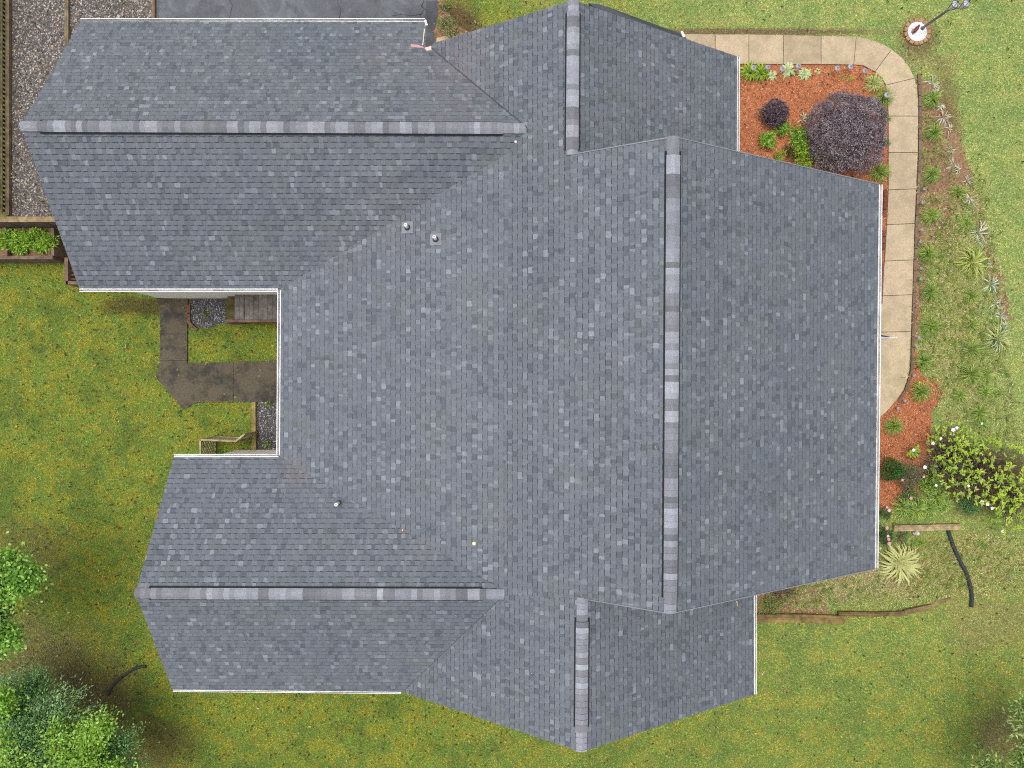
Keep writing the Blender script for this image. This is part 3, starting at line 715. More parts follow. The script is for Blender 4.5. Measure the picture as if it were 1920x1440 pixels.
mb = MB(); mb.beam(Vector((P(124, 0, .6).x, P(0, 530, .6).y, .0)), Vector((P(170, 0, .6).x, P(0, 530, .6).y, 0)), .09, .6, lin((110, 90, 74))); mb.build('stringer', M['wood'], st)
for i in range(5):
    yv = P(0, 492 + i * 8, .4).y; mb = MB(); mb.box((P(150, 0, .4).x, yv, .45), (.28, 0, 0), (0, .03, 0), (0, 0, .02), lin((80, 64, 54))); mb.build('tread', M['wood'], st)
# rear deck
dk = empty('wooden_deck', P(480, 585), 'grey brown plank deck with a step against the rear wall', 'deck')
hz = .85
xa = P(440, 0, hz).x; yb = P(0, 599, hz).y; x = xa; i = 0
while x < -5.3:
    mb = MB(); c = vary(lin((116, 112, 106)), .8, 1.15); mb.box((x + .06, (yb + 2.5) / 2, hz - .02), (.059, 0, 0), (0, (2.5 - yb) / 2, 0), (0, 0, .02), c)
    mb.build('plank', M['wood'], dk); x += .125 if i != 1 else .14; i += 1
mb = MB(); mb.box(((xa - 5.25) / 2 - .1, yb - .04, hz - .13), ((-5.25 - xa) / 2 + .1, 0, 0), (0, .035, 0), (0, 0, .15), lin((104, 82, 74))); mb.build('rim_board', M['wood'], dk)
mb = MB(); mb.box(((xa - 5.25) / 2 - .1, yb + .0, .3), ((-5.25 - xa) / 2 + .1, 0, 0), (0, .03, 0), (0, 0, .3), lin((70, 55, 48))); mb.build('skirt', M['wood'], dk)
mb = MB(); xs = P(426, 0, .45).x; mb.box(((xs + xa) / 2, (yb + 2.5) / 2, .43), ((xa - xs) / 2 - .01, 0, 0), (0, (2.5 - yb) / 2, 0), (0, 0, .03), lin((88, 78, 50))); mb.box(((xs + xa) / 2, yb - .04, .3), ((xa - xs) / 2 + .04, 0, 0), (0, .03, 0), (0, 0, .17), lin((104, 82, 74))); mb.build('step', M['wood'], dk)
# brick edging
for i, (u0, v0, u1, v1) in enumerate([(355.5, 572, 355.5, 587), (355.5, 588.5, 355.5, 602), (355, 603.5, 363, 613), (363.5, 613.5, 371, 619)]):
    mb = MB(); mb.beam(P(u0, v0), P(u1, v1), .09, .07, vary(lin((112, 82, 66)), .85, 1.1)); tag(mb.build('edging_brick', M['brick']),
        ['reddish edging brick beside the rear path, nearest the house wall', 'second reddish edging brick beside the rear path, below the first', 'slanting edging brick where the gravel patch meets the path', 'last edging brick at the lower tip of the gravel patch'][i], 'brick')
for i in range(17):
    v0 = 357 + i * 12.6
    if i in (4, 5, 9, 10): continue
    mb = MB(); u0 = 1661 - (v0 - 357) * .045 - 2.5; mb.beam(P(u0, v0), P(u0 - .5, v0 + 11.6), .09, .08, vary(lin((112, 72, 56)), .75, 1.1))
    tag(mb.build('edging_brick', M['brick']), 'small reddish brick in the row between the right gutter and the sidewalk', 'brick', 'bricks between gutter and sidewalk')
for i in range(30):
    v0 = 140 + i * 20.5; u0 = np.interp(v0, [130, 200, 300, 420, 560, 690, 730, 760], [1721, 1724, 1723, 1717, 1712, 1709, 1698, 1680])
    u1 = np.interp(v0 + 19, [130, 200, 300, 420, 560, 690, 730, 760], [1721, 1724, 1723, 1717, 1712, 1709, 1698, 1680])
    if v0 > 750: break
    mb = MB(); mb.beam(P(u0, v0), P(u1, v0 + 19), .075, .06, vary(lin((112, 92, 80)), .8, 1.1))
    tag(mb.build('edging_brick', M['brick']), 'brown grey edging stone in the long row along the outer side of the sidewalk', 'edging stone', 'stones along the sidewalk')
# lattice enclosure
lt = empty('lattice_screen', P(400, 830), 'weathered open lattice screen standing near the lower wing gutter', 'screen')
def lattice(a, b_, h, nm):
    a = Vector(a); b_ = Vector(b_); d = b_ - a; L = d.length; d.normalize(); mb = MB(); c = lin((150, 140, 112)); up = Vector((0, 0, 1))
    n_ = Vector((-d.y, d.x, 0))
    sp = .15; k = -h
    while k < L:
        for sg in (0, 1):
            p = []; 
            s0_, s1_ = k, k + h; z0, z1 = (0, h) if sg == 0 else (h, 0)
            c0 = max(s0_, 0); c1 = min(s1_, L)
            if c1 <= c0: continue
            za = z0 + (z1 - z0) * (c0 - s0_) / h; zb = z0 + (z1 - z0) * (c1 - s0_) / h
            pa = a + d * c0 + up * za + n_ * .008 * (1 if sg else -1); pb = a + d * c1 + up * zb + n_ * .008 * (1 if sg else -1)
            t = (pb - pa).normalized(); w_ = t.cross(n_) * .019; th = n_ * .004
            mb.box((pa + pb) / 2, (pb - pa) / 2, w_, th, vary(c, .8, 1.1))
        k += sp
    mb.build(nm, M['wood'], lt)
    mb = MB()
    for zz in (0, h): mb.box((a + b_) / 2 + up * zz, (b_ - a) / 2, n_ * .022, up * .02, c)
    for e in (a, b_): mb.box(e + up * h / 2, d * .02, n_ * .02, up * h / 2, c)
    mb.build('frame', M['wood'], lt)
zz = .05
A1 = P(405, 819); B1 = P(468, 822); C1 = P(476, 818)
lattice((A1.x, A1.y, zz), (B1.x, B1.y, zz), .95, 'lattice_panel'); lattice((A1.x, A1.y, zz), (A1.x - .0, A1.y - .75, zz), .95, 'lattice_panel'); lattice((B1.x, B1.y, zz), (C1.x + .1, C1.y + .12, zz), .95, 'lattice_panel')

# ------------------------------------------------------------------ pipes, lamp post, lights, flag
def corrugated(pts, r, label):
    mb = MB(); P3 = [P(u, v, r * .9) for u, v in pts]; fine = []
    for i in range(len(P3) - 1):
        p0 = P3[max(i - 1, 0)]; p1 = P3[i]; p2 = P3[i + 1]; p3 = P3[min(i + 2, len(P3) - 1)]; n = max(4, int((p2 - p1).length / .016))
        for k in range(n):
            t = k / n; fine.append(.5 * ((2 * p1) + (p2 - p0) * t + (2 * p0 - 5 * p1 + 4 * p2 - p3) * t * t + (3 * p1 - p0 - 3 * p2 + p3) * t ** 3))
    fine.append(P3[-1]); mb.tube(fine, [r * (1.0 if k % 2 else .86) for k in range(len(fine))], (.022, .026, .03), 12, False)
    mb.tube([fine[-1], fine[-1].lerp(fine[-3], 1)], [r * .8, r * .78], (.01, .01, .01), 12)
    tag(mb.build('drain_pipe', M['plastic']), label, 'drain pipe')
corrugated([(1777, 992), (1786, 1020), (1798, 1048), (1812, 1075), (1819, 1100), (1822, 1118), (1821, 1138)], .055, 'long black corrugated drain pipe on the lawn below the right hand timber')
corrugated([(274, 1249), (255, 1253), (236, 1264), (216, 1280), (206, 1293), (202, 1304)], .042, 'short curved black drain pipe in the mossy lawn near the trees')
lp = empty('lamp_post', P(1726, 56), 'slender dark grey lamp post with two lanterns rising from a ring of white stones', 'lamp post')
pb_ = P(1727, 55); top = P(1776, 20, 1.15)
mb = MB(); mb.tube([pb_, pb_ + Vector((0, 0, .08))], [.075, .05], lin((92, 100, 110)), 12); mb.tube([pb_ + Vector((0, 0, .07)), top], [.036, .032], lin((92, 100, 110)), 12); mb.build('pole', M['metal'], lp)
mb = MB(); l1 = P(1787, 11, 1.35); l2 = P(1808, 10, 1.42); mb.tube([l1 - Vector((0, 0, .1)), top, l2 - Vector((0, 0, .1))], .015, lin((80, 86, 94)), 8); mb.build('cross_arm', M['metal'], lp)
for c0 in (l1, l2):
    gl = MB(); fr = MB(); n = 6
    rg = lambda r_, z: [c0 + Vector((r_ * math.cos(i * math.pi / 3), r_ * math.sin(i * math.pi / 3), z)) for i in range(6)]
    a_, b2, t_ = rg(.055, -.12), rg(.10, .10), rg(.015, .20)
    for i in range(6):
        gl.face([a_[i], a_[(i + 1) % 6], b2[(i + 1) % 6], b2[i]], (.62, .64, .66)); 
        gl.face([b2[i], b2[(i + 1) % 6], t_[(i + 1) % 6], t_[i]], (.5, .52, .55))
        fr.tube([a_[i], b2[i], t_[i]], .007, lin((60, 62, 68)), 5); fr.tube([b2[i], b2[(i + 1) % 6]], .008, lin((60, 62, 68)), 5)
    fr.tube([c0 + Vector((0, 0, .18)), c0 + Vector((0, 0, .27))], [.02, .004], lin((60, 62, 68)), 6)
    q = gl.build('lantern', M['white'], lp); fr.build('lantern_frame', M['metal'], q)
rg_ = empty('stone_ring', P(1720, 62), 'round brick ring filled with bright white stones at the lamp post foot', 'planter ring')
for i in range(15):
    a0 = 2 * math.pi * i / 15; mb = MB(); c0 = P(1718, 61); d = Vector((math.cos(a0), math.sin(a0), 0)); t = Vector((-d.y, d.x, 0))
    mb.box(c0 + d * .325 + Vector((0, 0, .035)), d * .05, t * .058, Vector((0, 0, .04)), vary(lin((150, 118, 90)), .85, 1.15)); mb.build('brick', M['brick'], rg_)
n = 1500; rr = .275 * np.sqrt(rng.random(n)); th = rng.random(n) * 2 * np.pi; c0 = P(1718, 61)
def pebbles(name, X, Y, Z, s, cols, mat, parent=None):
    n = len(X); sz = s * (.6 + .8 * rng.random((n, 1))); ax = rng.random((n, 3)) * .6 + .6; ang = rng.random(n) * np.pi
    base = np.array([(1, 0, 0), (0, 1, 0), (-1, 0, 0), (0, -1, 0), (.1, 0, .75), (.0, 0, -.6)])
    V = base[None] * sz[:, :, None] * ax[:, None, :]
    ca, sa = np.cos(ang)[:, None], np.sin(ang)[:, None]
    x = V[:, :, 0] * ca - V[:, :, 1] * sa; y = V[:, :, 0] * sa + V[:, :, 1] * ca
    V = np.stack([x + X[:, None], y + Y[:, None], V[:, :, 2] + Z[:, None]], 2)
    f = np.array([(0, 1, 4), (1, 2, 4), (2, 3, 4), (3, 0, 4)])
    Fc = (f[None] + (np.arange(n) * 6)[:, None, None]).reshape(-1, 3)
    return build_np(name, V.reshape(-1, 3), Fc, np.repeat(cols, 6, axis=0), mat, parent)
def pick(pal, n, jit=.2):
    pal = np.array(pal); c = pal[rng.integers(0, len(pal), n)]; return c * (1 - jit + 2 * jit * rng.random((n, 1)))
o = pebbles('white_stones', c0.x + rr * np.cos(th), c0.y + rr * np.sin(th), np.full(n, .045), .022, pick([(.62, .62, .63), (.7, .69, .67), (.5, .5, .52)], n, .15), M['pebble'], rg_); o['kind'] = 'stuff'
# little brown bird figure in the ring
mb = MB(); b0 = P(1713, 59, .05); mb.tube([b0 + Vector((-.05, -.08, .05)), b0 + Vector((-.02, -.03, .09)), b0 + Vector((.03, .03, .11)), b0 + Vector((.05, .07, .16)), b0 + Vector((.055, .09, .2))], [.012, .045, .055, .035, .01], lin((120, 62, 48)), 10)
mb.tube([b0 + Vector((.05, .08, .17)), b0 + Vector((.09, .10, .165))], [.012, .002], lin((190, 150, 70)), 6); mb.tube([b0 + Vector((-.05, -.03, .04)), b0 + Vector((-.06, .02, .10)), b0 + Vector((-.01, .01, .1))], [.03, .035, .01], lin((170, 160, 160)), 8)
tag(mb.build('garden_figurine', M['brick']), 'small reddish brown garden figurine lying on the white stones by the lamp post', 'figurine')
def path_light(u, v, label, big=True, grp=None):
    z = .38 if big else .22; r = .072 if big else .045
    c0 = P(u, v, z); root = empty('path_light', (c0.x, c0.y, 0), label, 'path light', grp)
    mb = MB(); mb.tube([(c0.x, c0.y, 0), (c0.x, c0.y, z - .06)], .008, (.12, .12, .12), 6); mb.build('stake', M['metal'], root)
    mb = MB(); n = 14; ring = lambda rr_, z_: [Vector((c0.x + rr_ * math.cos(2 * math.pi * i / n), c0.y + rr_ * math.sin(2 * math.pi * i / n), z_)) for i in range(n)]
    rs = [ring(r * .45, z - .08), ring(r * .95, z - .03), ring(r, z), ring(r * .75, z + .02), ring(r * .42, z + .032)]
    for k in range(4):
        for i in range(n): mb.face([rs[k][i], rs[k][(i + 1) % n], rs[k + 1][(i + 1) % n], rs[k + 1][i]], ((.40, .40, .43), (.38, .39, .41), (.36, .37, .40), (.26, .27, .3))[k] if (i % 2 or k < 2) else (.3, .3, .34))
    cp = mb.build('lamp_head', M['white'], root)
    mb = MB(); mb.face(ring(r * .42, z + .034), (.10, .11, .15)); mb.build('solar_cell', M['metal'], cp)
ORD = ['first', 'second', 'third', 'fourth', 'fifth', 'sixth', 'seventh', 'eighth', 'ninth', 'tenth', 'eleventh', 'twelfth', 'thirteenth', 'fourteenth']
top_l = [(1413, 127), (1440, 126), (1467, 129), (1497, 124), (1570, 128), (1595, 125), (1622, 133)]
desc = ['between the two bright green lily clumps', 'above the small pale hosta', 'over the larger hosta', 'between the cream hosta and the last pale one', 'the first one standing free of plants on red mulch', 'the middle of three near the curved walk corner', 'closest to the inner curve of the walk']
for (u, v), dsc in zip(top_l, desc): path_light(u, v, 'solar light by the upper walk, ' + dsc, True, 'solar path lights along the upper walk')
side_l = [(1663, 178), (1734, 354), (1731, 380), (1730, 431), (1727, 453), (1728, 503), (1727, 523), (1724, 633), (1721, 651), (1715, 705), (1698, 752), (1685, 766)]
for i, (u, v) in enumerate(side_l):
    lb = 'small grey solar light half hidden by grass on the inner walk curve' if i == 0 else 'small glassy solar light, %s from the top in the row right of the walk' % ORD[i - 1]
    path_light(u, v, lb, i == 0, 'small solar lights right of the walk')
fl = empty('flag', P(1650, 632, 2.5), 'furled flag on a white pole sticking out past the right gutter', 'flag')
fp0 = P(1630, 635, 2.3); fp1 = P(1679, 633, 2.75)
mb = MB(); mb.tube([fp0, fp1], [.014, .012], (.8, .8, .82), 8); mb.tube([fp1, fp1 + Vector((.03, 0, .01))], [.024, .02], (.7, .7, .72), 8); mb.build('flag_pole', M['white'], fl)
mb = MB(); nn = 12
for k in range(nn):
    t0, t1 = k / nn, (k + 1) / nn
    def fp(t, r_): p = fp0.lerp(fp1, .15 + .72 * t); return p + Vector((0, (.02 + .07 * (1 - t)) * (1 if r_ == 0 else -.6) + (.015 * math.sin(t * 9)), -.05 - .25 * r_ * (1 - t * .6)))
    for r_, c in ((0, lin((50, 58, 100))), (.33, lin((205, 205, 208))), (.5, lin((170, 60, 62))), (.7, lin((200, 200, 203)))):
        p = fp0.lerp(fp1, .12 + .72 * t0); q = fp0.lerp(fp1, .12 + .72 * t1); s0_ = .05 + .22 * (1 - t0); s1_ = .05 + .22 * (1 - t1); o1 = .5 - r_; o2 = .5 - r_ - .22
        mb.face([p + Vector((0, s0_ * o1, -.02 - r_ * .1)), q + Vector((0, s1_ * o1, -.02 - r_ * .1)), q + Vector((0, s1_ * o2, -.05 - r_ * .1)), p + Vector((0, s0_ * o2, -.05 - r_ * .1))], c)
mb.build('flag_cloth', M['cloth'], fl)

# ------------------------------------------------------------------ plants
def strap(name, u, v, r, n, pal, label, cat='plant', wd=.012, arch=.5, group=None, edge=None, bend=1.0, mat='leaf', seed=None, minl=.55, tip=None):
    """a clump of arching strap leaves"""
    c0 = P(u, v); r = r * H / F
    th = rng.random(n) * 2 * np.pi; L = r * (minl + (1 - minl) * rng.random(n)); rise = arch * r * (.5 + rng.random(n))
    b0 = np.stack([c0.x + .12 * r * np.cos(th) + .08 * r * rng.standard_normal(n), c0.y + .12 * r * np.sin(th) + .08 * r * rng.standard_normal(n), np.full(n, .01)], 1)
    d = np.stack([np.cos(th), np.sin(th), np.zeros(n)], 1); s = np.stack([-np.sin(th), np.cos(th), np.zeros(n)], 1)
    sw = rng.standard_normal(n) * .18
    col = pick(pal, n, .22); Vs = []; Cs = []; ts = [0, .3, .65, 1.0]
    wv = [.7, 1.0, .8, .08]; w_ = wd * (.7 + .6 * rng.random(n))
    zt = [0, .75, 1.0, .62 - .35 * bend]
    rows = []
    for k, t in enumerate(ts):
        ctr = b0 + d * (L * t)[:, None] + s * (sw * L * t * t)[:, None]; ctr[:, 2] += rise * zt[k]
        rows.append((ctr - s * (w_ * wv[k] / 2)[:, None], ctr, ctr + s * (w_ * wv[k] / 2)[:, None]))
    V = np.stack([x for row in rows for x in row], 1)   # n,12,3
    C = np.repeat(col[:, None, :], 12, 1)
    C[:, :3] *= .75; C[:, 9:] *= 1.15
    if edge is not None:
        ec = np.array(edge); C[:, 0::3] = ec * (.85 + .3 * rng.random((n, 1, 1))); C[:, 2::3] = ec * (.85 + .3 * rng.random((n, 1, 1)))
    if tip is not None: C[:, 9:] = np.array(tip)
    f = []
    for k in range(3):
        a = k * 3; f += [(a, a + 1, a + 4, a + 3), (a + 1, a + 2, a + 5, a + 4)]
    Fc = (np.array(f)[None] + (np.arange(n) * 12)[:, None, None]).reshape(-1, 4)
    o = build_np(name, V.reshape(-1, 3), Fc, C.reshape(-1, 3), M[mat]); return tag(o, label, cat, group)
GR = [(.20, .33, .06), (.28, .42, .09), (.36, .48, .11), (.14, .24, .05)]
GY = [(.38, .46, .08), (.48, .54, .14), (.28, .40, .07), (.56, .56, .20)]
LM = [(.25, .40, .03), (.34, .48, .05), (.18, .32, .03)]
SV = [(.42, .46, .36), (.55, .58, .48), (.30, .36, .25), (.50, .45, .30)]
# lilies and hostas on the upper edge of the red bed
strap('daylily', 1403, 138, 20, 90, LM, 'bright green leafy clump under the gutter end beside the upper walk', 'lily', .028, .5, bend=.8)
strap('daylily', 1425, 139, 19, 85, LM, 'second bright green clump of the bed, between two solar lights', 'lily', .028, .5, bend=.8)
for u, v, r, n, lb in ((1447, 142, 11, 26, 'small pale hosta beside the second green clump'), (1477, 133, 16, 46, 'largest cream edged hosta with a solar light over it'), (1508, 140, 14, 40, 'pale green hosta right of the largest one'), (1533, 134, 7, 14, 'tiny pale rosette right of the hostas in red mulch')):
    strap('hosta', u, v, r, n, [(.40, .50, .16), (.5, .58, .26), (.30, .42, .12)], lb, 'hosta', .05, .35, edge=(.62, .68, .42), bend=1)
for u, v, r, n, pal, lb in ((1555, 139, 5, 10, GR, 'sparse sprout in the mulch below the gap between solar lights'), (1577, 146, 8, 14, GR, 'thin sprout left of the small bright tuft in the red mulch'), (1593, 149, 7, 18, LM, 'small bright tuft in the red mulch below the middle light')):
    strap('grass_sprout', u, v, r, n, pal, lb, 'sprout', .014, .5)
strap('variegated_liriope', 1636, 160, 21, 120, GY, 'yellow striped liriope at the inner corner of the curved walk', 'liriope', .016, .6, edge=(.5, .55, .25))
for u, v, r, n, lb in ((1651, 188, 22, 120, 'green liriope between the purple bush and the curved walk'), (1660, 225, 10, 40, 'thin liriope squeezed at the right of the purple bush'), (1661, 268, 9, 36, 'small liriope low on the right side of the purple bush'), (1643, 326, 24, 130, 'dark green liriope below the purple bush by the gutter top')):
    strap('liriope', u, v, r, n, GR, lb, 'liriope', .012, .7)
strap('striped_grass', 1505, 225, 15, 10, [(.5, .55, .35)], 'few cream striped blades left of the purple bush', 'grass clump', .03, .5, edge=(.6, .62, .45))
strap('striped_grass', 1545, 315, 22, 50, GR, 'dark arching grass below the purple bush on its left', 'grass clump', .014, .5)
# row right of the walk
row = [(1745, 189, 21), (1745, 253, 19), (1739, 330, 19), (1738, 406, 19), (1737, 478, 21), (1740, 549, 21), (1737, 612, 22), (1728, 678, 19), (1718, 734, 24), (1671, 798, 22)]
for i, (u, v, r) in enumerate(row):
    u += random.uniform(-3, 3); r *= random.uniform(.85, 1.12)
    strap('liriope', u, v, r, random.randint(130, 240), GR + GY[:1], 'green liriope clump, %s from the top in the row hugging the outer walk edge' % ORD[i], 'liriope', .011, .75, group='liriope row along the outer walk edge')
row2 = [(1793, 362, 19), (1809, 420, 14), (1817, 556, 14), (1818, 610, 20), (1818, 655, 17), (1815, 702, 22), (1796, 742, 16), (1845, 704, 14), (1844, 735, 13), (1832, 773, 17), (1838, 795, 14)]
for i, (u, v, r) in enumerate(row2):
    r *= random.uniform(.9, 1.35)
    strap('liriope', u, v, r, random.randint(60, 150), GR + GY[:2], 'loose liriope clump out in the weedy bed, %s counting down from the top' % ORD[i], 'liriope', .011, .6, group='loose liriope clumps in the weedy bed')
strap('spider_lily', 1819, 492, 33, 80, GY, 'large yellow green spiky clump in the middle of the weedy bed', 'spiky plant', .022, .45, bend=.6)
strap('spider_lily', 1866, 636, 30, 80, GY + SV[:2], 'large yellow striped spiky clump at the right bed edge below the other', 'spiky plant', .02, .45, bend=.7)
strap('yucca', 1682, 1053, 39, 95, [(.34, .40, .10), (.50, .52, .18)], 'big cream striped yucca at the lower corner of the main roof', 'yucca', .045, .45, edge=(.70, .68, .34), bend=.3, minl=.75)
iris = [(1722, 149, 10, 5), (1750, 160, 16, 12), (1757, 180, 14, 10), (1764, 205, 12, 12), (1768, 226, 20, 14), (1778, 243, 14, 10), (1783, 278, 12, 10), (1788, 310, 18, 12), (1797, 320, 10, 8), (1816, 345, 16, 8), (1814, 378, 12, 12), (1826, 396, 12, 12), (1834, 443, 22, 16), (1845, 462, 14, 10), (1852, 500, 12, 10), (1858, 530, 20, 14), (1868, 572, 18, 14), (1872, 590, 12, 10), (1884, 612, 12, 10)]
for i, (u, v, r, n) in enumerate(iris):
    u += random.uniform(-4, 4); v += random.uniform(-6, 6); r *= random.uniform(.7, 1.25); n = int(n * random.uniform(.9, 1.8))
    strap('silver_iris', u, v, r, n, SV, 'flattened silvery strap leaved plant in the bed edge row, %s from the top' % (ORD[i] if i < 14 else ['fifteenth', 'sixteenth', 'seventeenth', 'eighteenth', 'nineteenth'][i - 14]), 'silver plant', .02, .25, mat='matt_leaf', bend=1, group='silvery plants along the bed edge')
for i, (u, v, r) in enumerate([(1690, 950, 24), (1712, 955, 26), (1735, 950, 24), (1752, 932, 24), (1768, 945, 18), (1745, 915, 16)]):
    strap('daylily', u, v, r, 120, GR + GY[:1], ['arching green daylily nearest the gutter above the timber', 'full daylily second from the gutter above the timber', 'daylily in the middle of the mass above the timber', 'yellowish daylily near the top right of the mass', 'daylily at the right end above the timber tip', 'topmost thin daylily below the flower bush'][i], 'daylily', .02, .55, group='daylilies above the timber')
strap('grass_tuft', 1724, 1018, 11, 40, LM, 'bright little grass tuft below the timber and pale stone', 'grass tuft', .012, .8)
strap('grass_tuft', 1473, 1153, 6, 30, LM, 'tiny bright tuft on the curved lawn edging', 'grass tuft', .012, .8)

def fol(name, centres, n, size, pal, mat='leaf', flat=.4, parent=None, wd=.5, shell=.55):
    """leafy mass: centres = [(x,y,z,rx,rz)], leaves fill the outer volume, gaps come from clumping"""
    cs = np.array(centres); wgt = cs[:, 3] ** 2; ci = rng.choice(len(cs), n, p=wgt / wgt.sum())
    dirs = unit(rng.standard_normal((n, 3))); dirs[:, 2] = np.abs(dirs[:, 2]) * 1.0 - .15; dirs = unit(dirs)
    # clumps: snap directions towards random clump axes
    nc = max(12, n // 45); ax = unit(rng.standard_normal((nc, 3))); ax[:, 2] = np.abs(ax[:, 2]); k = rng.integers(0, nc, n)
    dirs = unit(dirs * .38 + ax[k] * 1.0); lump = (.82 + .3 * rng.random(nc))[k]
    rad = (shell + (1 - shell) * rng.random(n) ** .6) * lump
    C = cs[ci, :3] + dirs * np.stack([cs[ci, 3] * rad, cs[ci, 3] * rad, cs[ci, 4] * rad], 1)
    C[:, 2] = np.maximum(C[:, 2], .02)
    D = unit(dirs * .8 + rng.standard_normal((n, 3)) * .7); N = unit(np.stack([np.zeros(n), np.zeros(n), np.ones(n)], 1) + rng.standard_normal((n, 3)) * flat)
    pc = np.array(pal); tone = rng.integers(0, len(pc), nc)[k]; alt = rng.integers(0, len(pc), n); sel = rng.random(n) < .6
    col = np.where(sel[:, None], pc[tone], pc[alt]) * (.75 + .5 * rng.random((n, 1)))
    V, Cc = leaves_np(C, D, N, size * (.6 + .8 * rng.random(n)), size * wd * (.7 + .6 * rng.random(n)), col)
    return build_np(name, V, quads(n), Cc, M[mat], parent)
def stems(name, c0, tips, r, col, parent):
    mb = MB()
    for t in tips:
        c_ = Vector(c0); t = Vector(t); m_ = c_.lerp(t, .5) + Vector((random.uniform(-.05, .05), random.uniform(-.05, .05), .04)); mb.tube([c_, m_, t], [r, r * .7, r * .3], col, 6, False)
    return mb.build(name, M['bark'], parent)
def shrub(name, label, cat, u, v, r, h, n, size, pal, mat='leaf', sub=5, flat=.5, wd=.5, group=None, shell=.55):
    c0 = P(u, v, h * .5); r = r * (H - h * .5) / F; root = empty(name, (c0.x, c0.y, 0), label, cat, group)
    cen = [(c0.x, c0.y, h * .35, r * .82, h * .62)]
    for i in range(sub):
        a = 2 * math.pi * i / max(1, sub) + random.random(); cen.append((c0.x + r * .5 * math.cos(a), c0.y + r * .5 * math.sin(a), h * .35, r * random.uniform(.4, .55), h * random.uniform(.4, .6)))
    fol('foliage', cen, n, size, pal, mat, flat, root, wd, shell)
    stems('stem', (c0.x, c0.y, 0), [(x + random.uniform(-.5, .5) * rr_, y + random.uniform(-.5, .5) * rr_, z + zz_ * .4) for x, y, z, rr_, zz_ in cen], .02 + r * .02, (.10, .07, .05), root)
    return root
PU = [(.20, .15, .175), (.25, .195, .225), (.35, .28, .315), (.11, .09, .10), (.46, .38, .42), (.14, .13, .12)]
# big clipped purple bush: dense rounded square
def purple(u, v, r, h, n, label, sq=2.6, size=.034, pal=PU):
    c0 = P(u, v, h * .55); R_ = r * (H - h * .55) / F; root = empty('purple_bush', (c0.x, c0.y, 0), label, 'bush')
    th = rng.random(n) * 2 * np.pi; ph = np.arccos(1 - rng.random(n) * 1.05)
    dx, dy, dz = np.sin(ph) * np.cos(th), np.sin(ph) * np.sin(th), np.cos(ph)
    sup = (np.abs(np.cos(th)) ** sq + np.abs(np.sin(th)) ** sq) ** (-1 / sq)
    lump = 1 + .05 * np.sin(th * 5 + ph * 4) + .04 * np.sin(th * 11 + 1) * np.sin(ph * 9) + .05 * (rng.random(n) - .6)
    nc = 700; ct = rng.random(nc) * 2 * np.pi; cp = np.arccos(1 - rng.random(nc) * 1.05)
    CA = np.stack([np.sin(cp) * np.cos(ct), np.sin(cp) * np.sin(ct), np.cos(cp)], 1)
    Dv = np.stack([dx, dy, dz], 1); near = np.argmax(Dv @ CA.T, 1); depth = (.88 + .14 * rng.random(nc))[near]
    jit = 1 - .12 * rng.random(n) ** 2
    R2 = R_ * sup * lump * depth * jit
    C = np.stack([c0.x + dx * R2, c0.y + dy * R2, h * .30 + np.maximum(dz, 0) ** .7 * h * .68 * depth * jit], 1)
    D = unit(CA[near] * .5 + rng.standard_normal((n, 3)) * .75); N = unit(Dv + rng.standard_normal((n, 3)) * .7)
    pc = np.array(pal); col = np.where((rng.random(n) < .4)[:, None], pc[rng.integers(0, len(pc), nc)][near], pc[rng.integers(0, len(pc), n)]) * (.8 + .4 * rng.random((n, 1)))
    V, Cc = leaves_np(C, D, N, size * (.7 + .9 * rng.random(n)), size * .5, col)
    build_np('foliage', V, quads(n), Cc, M['matt_leaf'], root)
    stems('stem', (c0.x, c0.y, 0), [(c0.x + R_ * .6 * math.cos(a), c0.y + R_ * .6 * math.sin(a), h * .6) for a in (0, 1, 2, 3, 4, 5, 6)], .025, (.09, .06, .05), root)
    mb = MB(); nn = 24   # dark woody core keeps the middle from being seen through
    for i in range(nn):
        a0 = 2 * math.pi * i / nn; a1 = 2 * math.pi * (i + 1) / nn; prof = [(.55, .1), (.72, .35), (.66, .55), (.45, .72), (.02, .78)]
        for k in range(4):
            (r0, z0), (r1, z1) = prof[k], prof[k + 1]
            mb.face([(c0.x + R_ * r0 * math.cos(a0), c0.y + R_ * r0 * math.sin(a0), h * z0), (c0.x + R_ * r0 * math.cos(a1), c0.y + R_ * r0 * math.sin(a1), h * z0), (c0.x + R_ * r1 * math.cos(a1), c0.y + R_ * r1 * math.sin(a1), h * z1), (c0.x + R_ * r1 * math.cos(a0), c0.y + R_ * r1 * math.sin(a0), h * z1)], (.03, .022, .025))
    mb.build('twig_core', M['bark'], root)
purple(1592, 247, 74, 1.25, 42000, 'large rounded dark purple bush filling the red mulch bed')
purple(1454, 211, 27, .6, 3600, 'small dark purple bush left of the large one in red mulch', 1.6, .036, [(.12, .08, .10), (.17, .12, .14), (.07, .055, .055), (.26, .19, .23)])
GB = [(.20, .40, .05), (.30, .52, .07), (.38, .60, .09), (.12, .24, .035)]
GL = [(.32, .46, .04), (.44, .56, .06), (.22, .36, .04)]
shrub('leafy_plant', 'bright green leafy plant at left below the small purple bush', 'shrub', 1437, 265, 20, .3, 420, .08, GB, sub=4, wd=.4)
shrub('leafy_plant', 'green leafy plant touching the underside of the small purple bush', 'shrub', 1466, 241, 17, .3, 380, .07, GB, sub=4, wd=.45)
shrub('leafy_plant', 'dark green leafy plant against the left flank of the large purple bush', 'shrub', 1498, 256, 22, .4, 700, .07, GB, sub=4, wd=.4)
shrub('leafy_plant', 'mixed green shrub under the lower left of the large purple bush', 'shrub', 1512, 285, 24, .4, 800, .07, GB + GL, sub=4, wd=.45)
